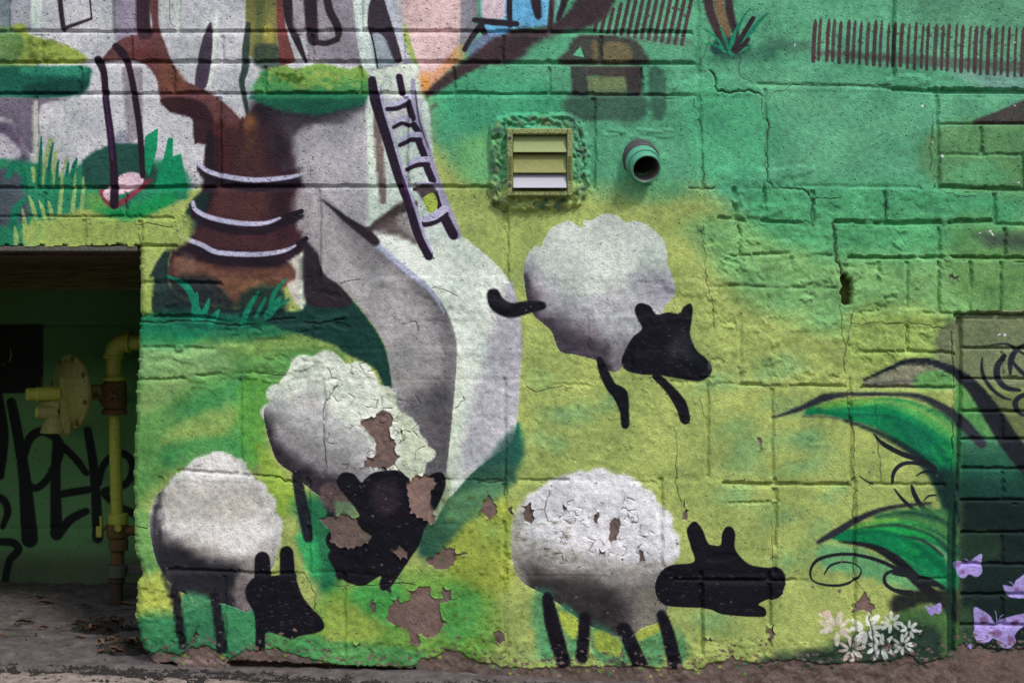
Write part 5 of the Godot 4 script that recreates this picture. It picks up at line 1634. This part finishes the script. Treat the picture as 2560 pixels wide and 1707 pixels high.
func build_ground():
	var n := FastNoiseLite.new()
	n.seed = 5
	n.frequency = 9.0
	n.fractal_octaves = 4
	var w := FastNoiseLite.new()
	w.seed = 8
	w.frequency = 2.2
	w.fractal_octaves = 4
	# worn concrete ledge that runs into the recess and under the wall
	var ledge := put(sheet(420, 130, func(u: float, v: float):
		var x := lerpf(-2.2, 2.2, u)
		var t := v * 1.06
		var z := lerpf(-0.95, 0.088 + w.get_noise_2d(x * 3.0, 0.0) * 0.016 + n.get_noise_2d(x * 4.0, 7.0) * 0.006, minf(t, 1.0))
		var y := lie(x) + n.get_noise_2d(x, z) * 0.006 + w.get_noise_2d(x, z) * 0.01
		if z < -0.3:
			y += n.get_noise_2d(x * 2.5, z * 2.5 + 30.0) * 0.006 + smoothstep(-0.3, -0.8, z) * 0.004
		if t > 0.985:
			y -= (t - 0.985) * 0.5 + maxf(0.0, t - 1.0) * 0.6
		return Vector3(x, y, z)), "concrete_ledge", M.concrete, self)
	ledge.set_meta("kind", "structure")
	var pave := put(sheet(420, 80, func(u: float, v: float):
		var x := lerpf(-2.2, 2.2, u)
		var t := v * 1.05 - 0.05
		var z := lerpf(0.114 + w.get_noise_2d(x * 3.0, 0.6) * 0.016 + n.get_noise_2d(x * 5.0, 3.0) * 0.007, 0.9, maxf(t, 0.0))
		var y := lie(x) + 0.001 + n.get_noise_2d(x * 1.3, z + 9.0) * 0.004
		var cr := absf(w.get_noise_2d(x * 2.2 + 4.0, z * 2.0 + 3.0))
		if cr < 0.022:
			y -= 0.012
		if t < 0.0:
			y += t * 0.6
		return Vector3(x, y, z)), "pavement", M.pavement, self)
	pave.set_meta("kind", "structure")
	var grit := put(sheet(1100, 26, func(u: float, v: float):
		var x := lerpf(-2.2, 2.2, u)
		return Vector3(x, lie(x) - 0.003 + n.get_noise_2d(x * 9.0, v * 1.1 + 2.0) * 0.011 + n.get_noise_2d(x * 2.0, v * 0.2 + 5.0) * 0.006, lerpf(0.04, 0.16, v))), "joint_dirt", M.dirt, self)
	grit.set_meta("kind", "structure")
	var far := put(sheet(20, 20, func(u: float, v: float):
		var x := lerpf(-60.0, 60.0, u)
		var z := lerpf(-60.0, 60.0, v)
		return Vector3(x, -0.13 - 0.0 * x, z)), "ground", M.asphalt, self)
	far.set_meta("kind", "structure")


# ---------------------------------------------------------------- added building out of view, blocks low sky light
func build_added_building():
	var b := thing("added_alley_building", "added unseen grey brick building across the alley, blocking low sky light from wall and recess", "building", Vector3(0, -0.13, 5.4))
	put(bar(Vector3(24.0, 2.6, 0.4), 0.02), "wall", M.alley_brick, b, at(Vector3(0, 1.3, 0.2)))
	put(bar(Vector3(24.2, 0.2, 0.6), 0.02), "coping", M.concrete, b, at(Vector3(0, 2.7, 0.2)))


# ---------------------------------------------------------------- recess
func build_recess():
	var r := thing("service_recess", "dark recess in the wall with green rear blocks, black lettering and timber soffit", "recess")
	var dom := Rect2(-560, 640, 1240, 900)
	var art := Cv.new(992, 720, Image.FORMAT_RGBA8, dom.position, 0.8, c(118, 168, 108))
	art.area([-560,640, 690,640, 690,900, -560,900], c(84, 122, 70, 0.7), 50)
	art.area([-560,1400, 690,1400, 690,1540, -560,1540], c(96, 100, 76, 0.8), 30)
	for i in 60:
		art.oval(rng.randf_range(-540, 460), rng.randf_range(700, 1480), rng.randf_range(10, 60), rng.randf_range(4, 20), c(110, 146, 96, 0.3) if i % 2 else c(66, 104, 64, 0.3), 12)
	for i in 500:
		art.oval(rng.randf_range(-300, 400), rng.randf_range(1000, 1490), rng.randf_range(0.7, 2), rng.randf_range(0.7, 2), c(50, 60, 44, 0.8), 0.8)
	var ink := c(22, 21, 25)
	art.poly([-220,812, 108,812, 104,984, -220,982], c(26, 20, 19), 6)
	for s in [
		[[27,1006, 39,1065, 50,1129, 60,1193, 68,1285, 73,1348], [24,26,26,30,38,42]],
		[[60,1136, 73,1096, 101,1078, 133,1090, 149,1118, 138,1161, 115,1200, 88,1220, 68,1208], [18,22,22,22,22,20,18,18,16]],
		[[142,1108, 138,1170, 138,1239, 140,1334], [24,24,26,32]],
		[[150,1112, 184,1143, 214,1182], [18,18,16]],
		[[142,1237, 180,1230, 220,1224], [18,19,18]],
		[[142,1338, 174,1299, 214,1278], [24,22,18]],
		[[218,1076, 230,1147, 239,1239, 243,1344], [20,22,24,28]],
		[[246,1208, 254,1170, 276,1142, 308,1134, 330,1160, 322,1200, 294,1220, 257,1230, 294,1264, 334,1284], [16,18,18,18,18,18,18,16,18,22]],
		[[-6,990, 4,1050, 8,1100, 0,1190], [22,24,24,18]],
		[[-20,1236, 8,1250, 18,1280, 4,1318], [14,18,18,12]],
		[[-40,1356, 0,1354, 34,1358, 44,1376, 22,1402, 12,1450], [18,18,20,20,18,18]],
		[[-90,1020, -100,1120, -60,1200, -80,1300, -140,1330], [22,22,24,24,22]]]:
		art.stroke(s[0], s[1], ink, 3)
	art.stroke([24,872, 26,890, 22,904], [2,3,2], c(186, 184, 180), 1)
	art.stroke([0,914, 10,908], [1.5,2], c(170, 168, 164), 1)
	art.im.convert(Image.FORMAT_RGB8)
	var gn := FastNoiseLite.new()
	gn.seed = 3
	gn.frequency = 0.3
	gn.fractal_octaves = 3
	var m := StandardMaterial3D.new()
	m.resource_name = "recess_paint"
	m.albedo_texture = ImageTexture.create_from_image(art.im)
	m.roughness = 0.7
	m.texture_repeat = false
	m.heightmap_enabled = true
	m.heightmap_texture = ImageTexture.create_from_image(gn.get_image(992, 720, false, false, true))
	m.heightmap_scale = 0.12
	# rear wall of blocks
	var step := 4.0
	var nx := int(dom.size.x / step)
	var ny := int(dom.size.y / step)
	var hc := Cv.new(496, 360, Image.FORMAT_RGBAF, dom.position, 0.4, Color(-0.003, 0, 0, 1))
	var names: Array = ["mortar"]
	var lab := PackedInt32Array()
	lab.resize(nx * ny)
	var row := 0
	for y in [642.0, 812.0, 981.0, 1150.0, 1321.0]:
		for i in 5:
			var x := -900.0 + i * 342.0 + (171.0 if row % 2 else 0.0) + 40.0
			var q := Rect2(x + 4, y + 4, 334, 162 if y < 1300 else 220)
			hc.poly([q.position.x, q.position.y, q.end.x, q.position.y, q.end.x, q.end.y, q.position.x, q.end.y], Color(rng.randf_range(-0.0006, 0.0006), 0, 0, 1), 2)
			names.append("block")
			for cy in range(maxi(0, int((q.position.y - dom.position.y) / step)), mini(ny, int((q.end.y - dom.position.y) / step))):
				for cx in range(maxi(0, int((q.position.x - dom.position.x) / step)), mini(nx, int((q.end.x - dom.position.x) / step))):
					lab[cy * nx + cx] = names.size() - 1
		row += 1
	var hf := hc.im.get_data().to_float32_array()
	var zs := PackedFloat32Array()
	zs.resize((nx + 1) * (ny + 1))
	for gy in ny + 1:
		for gx in nx + 1:
			zs[gy * (nx + 1) + gx] = hf[(mini(359, int(gy * step * 0.4)) * 496 + mini(495, int(gx * step * 0.4))) * 4]
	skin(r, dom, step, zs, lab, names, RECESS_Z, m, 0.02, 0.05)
	# cheeks, soffit planks, front bar, hanging header
	var left := pix(-520, 0).x
	var right := pix(362, 0).x
	var top := pix(0, 626).y
	for x in [left - 0.05, right + 0.05]:
		put(bar(Vector3(0.1, 1.3, 0.78), 0.004), "side_wall", M.green_wall, r, at(Vector3(x, 0.45, -0.6)))
	var zz := -0.03
	var k := 0
	for q in [[0.13, 0.006, M.timber], [0.17, -0.004, M.timber], [0.2, 0.004, M.olive_timber], [0.42, 0.0, M.timber]]:
		put(bar(Vector3(right - left + 0.2, 0.04, q[0] - 0.004), 0.004), "soffit_plank", q[2], r, at(Vector3((left + right) / 2, top + 0.02 + q[1], zz - q[0] / 2)))
		zz -= q[0]
		k += 1
	put(bar(Vector3(right - left + 0.2, 0.085, 0.035), 0.004), "header_board", M.olive_timber, r, at(Vector3((left + right) / 2, top - 0.02, -0.6)))
	var jamb := pix(340, 0).x
	put(bar(Vector3(jamb - left, 0.012, 0.028), 0.002), "lintel_bar", M.iron, r, at(Vector3((left + jamb) / 2, pix(0, 614).y - 0.0065, -0.016)))
	put(bar(Vector3(right - left + 0.4, 0.3, 0.78), 0.004), "roof_slab", M.concrete, r, at(Vector3((left + right) / 2, top + 0.2, -0.6)))


# ---------------------------------------------------------------- flue grille
func build_vent():
	var z := 0.026
	var k := S * (DIST - z) / DIST
	var o := pix(1349, 410, 0.0)
	var v := thing("flue_grille", "square green flue grille with three flaps, the lowest flap white", "vent", Vector3(o.x, o.y, 0.0))
	var wide := 164.0 * k
	var high := 168.0 * k
	var rim := 14.0 * k
	var depth := 0.03
	for s in [-1.0, 1.0]:
		put(bar(Vector3(rim, high, depth), 0.002), "frame_side", M.frame, v, at(Vector3(s * (wide - rim) / 2, 0, depth / 2 + 0.002)))
	var tops := put(bar(Vector3(wide - 2.0 * rim, rim, depth), 0.002), "frame_top", M.frame, v, at(Vector3(0, (high - rim) / 2, depth / 2 + 0.0015)))
	tops.set_meta("label", "chipped top rail with white bare patch")
	put(bar(Vector3(wide - 2.0 * rim, rim * 0.85, depth), 0.002), "frame_bottom", M.frame, v, at(Vector3(0, -(high - rim * 0.85) / 2, depth / 2 + 0.001)))
	for s in [-1.0, 1.0]:                 # moulded ribs on the frame sides
		for i in 12:
			put(bar(Vector3(rim * 0.8, 0.0016, 0.003), 0.0006), "rib", M.frame, v, at(Vector3(s * (wide - rim) / 2, 0.012 - i * 0.0045, depth + 0.003)))
	# flaps: hung from the top edge, lower edge forward
	var inner := wide - 2.0 * rim - 0.003
	for f in [[343.0, 383.0, 0.005, M.pale_olive], [387.0, 434.0, 0.004, M.olive], [436.0, 473.0, 0.012, M.white_flap]]:
		var y1: float = (410.0 - f[0]) * k
		var y0: float = (410.0 - f[1]) * k
		var lean: float = f[2]
		var mesh := sheet(16, 8, func(u: float, w: float):
			var x := (u - 0.5) * inner
			var sag := (1.0 - pow(absf(u - 0.5) * 2.0, 2.0)) * 0.0016
			return Vector3(x, lerpf(y1, y0 - sag, w), lerpf(depth - 0.012, depth - 0.006 + lean, w) - 0.002 * sin(w * PI)))
		var flap := put(mesh, "flap", f[3], v)
		if f[3] == M.white_flap:
			flap.set_meta("label", "clean white lowest flap")
		var lip := bar(Vector3(inner, 0.0022, 0.0028), 0.0006)
		put(lip, "lip", f[3], flap, at(Vector3(0, y0 - 0.0012, depth - 0.0066 + lean)))
	# duct behind the flaps
	var dw := 126.0 * S
	var duct := put(bar(Vector3(dw, dw, 0.004), 0.001), "duct_back", M.black_inside, v, at(Vector3(0, 0, -0.15)))
	duct.name = "duct_back"
	var old := Vector3(-(wide - rim) / 2, 0.0, depth + 0.003)
	for y in [high * 0.36, -high * 0.34]:
		put(lathe([[0.0, 0.0025], [0.003, 0.002], [0.0042, 0.0]], 14, Vector3.BACK), "screw", M.iron, v, at(old + Vector3(0, y, 0)))


# ---------------------------------------------------------------- drain pipe
func build_drain_pipe():
	var o := pix(1602, 398, 0.0)
	var d := thing("drain_pipe", "short green drain pipe stub poking out of the wall beside the grille", "pipe", o)
	var ax := Vector3(0.14, -0.56, 1.0).normalized()
	put(lathe([[0.0415, -0.05], [0.0415, 0.010], [0.0395, 0.0125], [0.036, 0.0125]], 40, ax), "wall_collar", M.pipe_dark, d)
	put(lathe([[0.038, -0.05], [0.038, 0.034], [0.037, 0.036], [0.0335, 0.0362]], 40, ax), "socket", M.pipe_green, d)
	put(lathe([[0.0335, 0.0], [0.0335, 0.0585], [0.0325, 0.06], [0.0300, 0.06], [0.0292, 0.059]], 40, ax), "spigot", M.pipe_green, d)
	put(lathe([[0.0292, 0.0592], [0.029, -0.16], [0.0, -0.16]], 40, ax), "bore", M.pipe_inside, d)


# ---------------------------------------------------------------- gas regulator in the recess
func build_gas_regulator():
	var z := -0.6
	var k := S * (DIST - z) / DIST
	var foot := pix(288, 1540, z)
	var g := thing("gas_regulator", "yellow gas riser with round diaphragm regulator and rusty valve inside the recess", "gas regulator", Vector3(foot.x, 0, z))
	var P := func(px: float, py: float, dz := 0.0) -> Vector3:
		var p := pix(px, py, z)
		return Vector3(p.x - foot.x, p.y, dz)
	var ring := func(called: String, px: float, y0: float, y1: float, r: float, mat: Material, sides := 28, chamfer := 2.0) -> MeshInstance3D:
		var a: Vector3 = P.call(px, y1)
		var h: float = (y1 - y0) * k
		var cc := chamfer * k
		return put(lathe([[0.0, 0.0], [r * k - cc, 0.0], [r * k, cc], [r * k, h - cc], [r * k - cc, h], [0.0, h]], sides), called, mat, g, at(a))
	# from the floor up
	ring.call("ground_pipe", 290, 1452, 1560, 16, M.old_pipe)
	ring.call("ring", 291, 1443, 1456, 20, M.old_pipe)
	ring.call("clamp", 292, 1411, 1443, 24, M.iron)
	var strap := put(bar(Vector3(110 * k, 28 * k, 0.012), 0.002), "clamp_arm", M.iron, g, Transform3D(Basis(Vector3.UP, 0.25), P.call(345, 1424, -0.02)))
	strap.name = "clamp_arm"
	ring.call("nipple", 293, 1372, 1412, 16, M.rust)
	ring.call("union_nut", 295, 1347, 1375, 25, M.rust, 8)
	ring.call("valve_body", 293, 1305, 1350, 27, M.rust, 28, 9)
	ring.call("valve_collar", 294, 1283, 1311, 26, M.yellow, 8, 3)
	put(lathe([[0.0, 0.0], [9 * k, 0.0], [9 * k, 16 * k], [6 * k, 20 * k], [0.0, 20 * k]], 16, Vector3(0.3, -0.1, 1)), "valve_plug", M.yellow, g, at(P.call(300, 1316, 0.018)))
	put(bar(Vector3(5 * k, 34 * k, 0.012), 0.001), "lever", M.yellow, g, Transform3D(Basis(Vector3.BACK, 0.05), P.call(258, 1304, 0.02)))
	put(bar(Vector3(14 * k, 27 * k, 0.006), 0.001), "lever_tab", M.yellow, g, at(P.call(253, 1326, 0.022)))
	put(bar(Vector3(22 * k, 7 * k, 0.008), 0.001), "lever_link", M.rust, g, Transform3D(Basis(Vector3.BACK, 0.9), P.call(266, 1318, 0.018)))
	put(lathe([[0.0, 0.0], [12 * k, 0.0], [12 * k, 26 * k], [0.0, 26 * k]], 16, Vector3.RIGHT), "side_port", M.rust, g, at(P.call(314, 1326)))
	# riser leans a touch
	var low: Vector3 = P.call(291, 1286)
	var high: Vector3 = P.call(285, 1030)
	put(lathe([[15 * k, 0.0], [15 * k, low.distance_to(high)]], 28, high - low), "riser", M.yellow, g, at(low))
	ring.call("tee_flange", 285, 1023, 1036, 31, M.rust)
	ring.call("tee_body", 286, 950, 1026, 29, M.rust, 28, 8)
	ring.call("tee_collar", 283, 941, 952, 31, M.yellow)
	ring.call("upper_pipe", 283, 896, 943, 19.5, M.yellow)
	ring.call("elbow_collar", 283, 888, 898, 26, M.yellow)
	# elbow turning to the right
	var st := SurfaceTool.new()
	st.begin(Mesh.PRIMITIVE_TRIANGLES)
	st.set_smooth_group(0)
	var centre: Vector3 = P.call(318, 889)
	var rows := 14
	for i in rows + 1:
		var a := PI - minf(float(i) / 10.0, 1.0) * PI / 2.0
		var mid := centre + Vector3(cos(a), sin(a), 0) * 34 * k
		var out := Vector3(cos(a), sin(a), 0)
		if i > 10:
			mid += Vector3((i - 10) * 26 * k, 0, 0)
		for j in 20:
			var b := j * TAU / 20
			st.add_vertex(mid + (out * cos(b) + Vector3.BACK * sin(b)) * (23.0 if i < 11 else 19.0) * k)
	for i in rows:
		for j in 20:
			var q := i * 20 + j
			var s := i * 20 + (j + 1) % 20
			for w in [q, s, s + 20, q, s + 20, q + 20]:
				st.add_index(w)
	st.generate_normals()
	put(st.commit(), "elbow", M.yellow, g)
	put(lathe([[24 * k, 0.0], [28 * k, 2 * k], [28 * k, 9 * k], [24 * k, 11 * k]], 24, Vector3.RIGHT), "elbow_rim", M.yellow, g, at(P.call(316, 854)))
	# diamond flange and neck to the diaphragm
	var face := Vector3(-0.68, 0.0, 0.73).normalized()
	var seat: Vector3 = P.call(190, 979, 0.05)
	put(lathe([[0.0, 0.0], [34 * k, 0.0], [34 * k, 9 * k], [24 * k, 14 * k], [0.0, 14 * k]], 4, Vector3(-0.5, 0, 0.87)), "diamond_flange", M.rust, g, at(P.call(271, 986, 0.018)))
	for q in [[254, 986], [303, 988]]:
		put(lathe([[0.0, 9 * k], [6 * k, 9 * k], [6 * k, 0.0]], 6, Vector3(-0.2, 0, 1)), "bolt", M.rust, g, at(P.call(q[0], q[1], 0.042)))
	var neck_to: Vector3 = P.call(268, 980, 0.0)
	put(lathe([[30 * k, 0.0], [22 * k, 20 * k], [18 * k, seat.distance_to(neck_to)]], 24, neck_to - seat), "neck", M.regulator, g, at(seat))
	var disc := put(lathe([[0.0, -16 * k], [60 * k, -14 * k], [84 * k, -8 * k], [92 * k, -8 * k], [93 * k, -6 * k], [93 * k, 0.0], [92 * k, 2 * k], [80 * k, 3 * k], [76 * k, 8 * k], [60 * k, 17 * k], [36 * k, 22 * k], [0.0, 24 * k]], 48, face), "diaphragm_case", M.regulator, g, at(seat))
	var fb := frame_on(face)
	for i in 8:
		var a := i * TAU / 8 + 0.25
		var where := seat + fb * Vector3(cos(a) * 86 * k, 0, sin(a) * 86 * k)
		put(lathe([[0.0, 8 * k], [5 * k, 8 * k], [6 * k, 6 * k], [6 * k, 0.0]], 6, face), "bolt", M.rust, disc, at(where - seat))
	var hub: Vector3 = P.call(172, 981, 0.075)
	put(lathe([[17 * k, 0.0], [17 * k, 54 * k], [15 * k, 56 * k], [15 * k, 74 * k], [13 * k, 77 * k], [0.0, 77 * k]], 24, Vector3(-0.86, 0.0, 0.5)), "spring_barrel", M.yellow, g, at(hub))
	put(bar(Vector3(36 * k, 150 * k, 30 * k), 0.008), "housing_rib", M.regulator, g, Transform3D(Basis(Vector3.UP, -1.06), P.call(184, 1010, 0.065)))
	put(bar(Vector3(50 * k, 22 * k, 16 * k), 0.003), "web", M.regulator, g, at(P.call(152, 1008, 0.08)))
	put(lathe([[19 * k, 0.0], [16 * k, 44 * k], [12 * k, 46 * k], [0.0, 47 * k]], 22, Vector3(-0.94, 0.02, 0.34)), "relief_port", M.regulator, g, at(P.call(168, 1027, 0.075)))
	put(lathe([[15 * k, 0.0], [14 * k, 4 * k], [8 * k, 7 * k], [0.0, 8 * k]], 22, Vector3(-0.94, 0.02, 0.34)), "port_cap", M.yellow, g, at(P.call(126, 1026, 0.093)))
	put(lathe([[0.0, 0.0], [33 * k, 0.0], [33 * k, 5 * k], [25 * k, 30 * k], [20 * k, 50 * k], [0.0, 50 * k]], 26), "outlet_horn", M.regulator, g, at(P.call(158, 1077, 0.07)))


# ---------------------------------------------------------------- litter on the ledge
func leaf_mesh(long: float, wide: float, curl: float, seed_: int) -> ArrayMesh:
	var r := RandomNumberGenerator.new()
	r.seed = seed_
	var bend := r.randf_range(-0.3, 0.3)
	return sheet(8, 4, func(u: float, v: float):
		var w := wide * pow(sin(clampf(u, 0.02, 0.98) * PI), 0.7) * (0.9 + 0.2 * sin(u * 19.0 + seed_))
		var y := (v - 0.5) * 2.0
		return Vector3((u - 0.5) * long, absf(y) * w * curl + sin(u * PI) * long * 0.08 + curl * 0.004 * sin(u * 7.0), y * w * 0.5 + bend * long * (u - 0.5) * (u - 0.5)))


func build_litter():
	var n := FastNoiseLite.new()
	# single leaves: pixel, colour, length
	var k := 0
	for l in [[108,1574,0,0.034,0.9], [112,1513,0,0.05,0.3], [30,1591,3,0.018,0.4], [26,1551,3,0.009,1.2], [12,1594,1,0.02,0.2], [140,1575,1,0.018,0.7], [60,1561,2,0.05,0.25], [215,1520,2,0.028,0.1], [180,1484,0,0.022,-0.4], [95,1498,2,0.03,0.6], [40,1568,2,0.022,0.1], [50,1530,0,0.012,0.4], [200,1598,1,0.03,0.2], [310,1518,0,0.05,0.1], [135,1525,0,0.016,0.5]]:
		var pz := ledge_point(l[0], l[1])
		var o := put(leaf_mesh(l[3], l[3] * 0.34, 0.5, k), "dry_leaf", M["leaf%d" % l[2]], self, Transform3D(Basis(Vector3.UP, l[4]), pz + Vector3(0, 0.003, 0)))
		o.set_meta("category", "leaf")
		o.set_meta("group", "loose leaves on the recess floor")
		o.set_meta("label", "fresh green leaf scrap lying on the recess floor" if l[2] == 3 else ("small pale brown leaf lying flat on the recess floor" if l[2] == 1 else ("dark shrivelled leaf lying on the dusty recess floor" if l[2] == 2 else "reddish brown curled leaf lying on the recess floor")))
		k += 1
	# two heaps of leaf mould by the jamb
	for h in [[255,1572,0.085,"dark heap of leaf mould behind the jamb on recess floor"], [305,1625,0.08,"dark clump of wet leaves at the front edge beside the jamb"]]:
		var c0 := ledge_point(h[0], h[1])
		var heap := thing("leaf_clump", h[3], "leaf litter", c0, "")
		put(sheet(18, 18, func(u: float, v: float):
			var x := (u - 0.5) * 2.0
			var y := (v - 0.5) * 2.0
			var d := sqrt(x * x + y * y)
			return Vector3(x * h[2], maxf(0.0, 1.0 - d * d) * 0.022 + n.get_noise_2d(x * 160.0 + h[0], y * 160.0) * 0.012 * maxf(0.0, 1.1 - d) - 0.004, y * h[2] * 0.7)), "mould", M.dirt, heap)
		for i in 22:
			var a := rng.randf() * TAU
			var q: float = sqrt(rng.randf()) * h[2]
			var up: float = maxf(0.0, 1.0 - q * q / (h[2] * h[2])) * 0.02
			put(leaf_mesh(rng.randf_range(0.02, 0.045), rng.randf_range(0.008, 0.014), 0.6, 50 + i), "leaf", M["leaf%d" % [2, 2, 0, 1][i % 4]], heap, Transform3D(Basis.from_euler(Vector3(rng.randf_range(-0.5, 0.5), rng.randf() * TAU, rng.randf_range(-0.4, 0.4))), Vector3(cos(a) * q, up + 0.003, sin(a) * q * 0.7)))
	for t in [[30,1578,0.07,0.2], [330,1526,0.06,0.1], [90,1590,0.05,1.1], [160,1580,0.04,-0.6]]:
		var pz := ledge_point(t[0], t[1])
		var o := put(lathe([[0.0, -t[2] / 2], [0.0014, -t[2] / 2], [0.001, t[2] / 2], [0.0, t[2] / 2]], 7, Vector3(cos(t[3]), 0.03, sin(t[3]))), "twig", M.twig, self, at(pz + Vector3(0, 0.004, 0)))
		o.set_meta("category", "twig")
		o.set_meta("group", "twigs on the recess floor")
		o.set_meta("label", "thin dry twig lying on the recess floor")


func build_grit():
	var st := SurfaceTool.new()
	st.begin(Mesh.PRIMITIVE_TRIANGLES)
	for f in [[0, 2, 4], [2, 1, 4], [1, 3, 4], [3, 0, 4], [2, 0, 5], [1, 2, 5], [3, 1, 5], [0, 3, 5]]:
		for v in f:
			st.add_vertex([Vector3(1, 0, 0.1), Vector3(-0.9, 0.1, 0), Vector3(0, -0.1, 0.8), Vector3(0.1, 0, -0.9), Vector3(0, 0.7, 0), Vector3(0, -0.6, 0)][v])
	st.generate_normals()
	var mm := MultiMesh.new()
	mm.transform_format = MultiMesh.TRANSFORM_3D
	mm.use_colors = true
	mm.mesh = st.commit()
	mm.instance_count = 5200
	for i in mm.instance_count:
		var where := i % 4
		var x := rng.randf_range(-1.9, 1.9) if where < 2 else rng.randf_range(-1.6, -0.82)
		var z := rng.randf_range(0.0, 0.3) if where < 2 else rng.randf_range(-0.78, 0.08)
		if where == 0:
			z = 0.1 + rng.randfn() * 0.02
		var r := rng.randf_range(0.0006, 0.0022) * (2.0 if rng.randf() < 0.06 else 1.0)
		mm.set_instance_transform(i, Transform3D(Basis.from_euler(Vector3(rng.randf() * TAU, rng.randf() * TAU, 0)).scaled(Vector3.ONE * r), Vector3(x, lie(x) + 0.003 + rng.randf_range(-0.002, 0.003), z)))
		var t := rng.randf()
		mm.set_instance_color(i, Color(0.05, 0.043, 0.04).lerp(Color(0.3, 0.26, 0.23), t * t))
	var o := MultiMeshInstance3D.new()
	o.name = "grit"
	o.multimesh = mm
	var gm := plain("grit", Color.WHITE, 0.95)
	gm.vertex_color_use_as_albedo = true
	o.material_override = gm
	add_child(o, true)
	o.set_meta("kind", "stuff")
	o.set_meta("label", "loose grit and crumbs of mortar along the foot of the wall")
	o.set_meta("category", "grit")


func ledge_point(px: float, py: float) -> Vector3:
	# where the sight line through a pixel meets the ledge
	var d := pix(px, py, 0.0) - Vector3(0, EYE, DIST)
	var p := Vector3(0, EYE, DIST)
	for i in 6:
		p += d * ((lie(p.x) - p.y) / d.y)
	return p
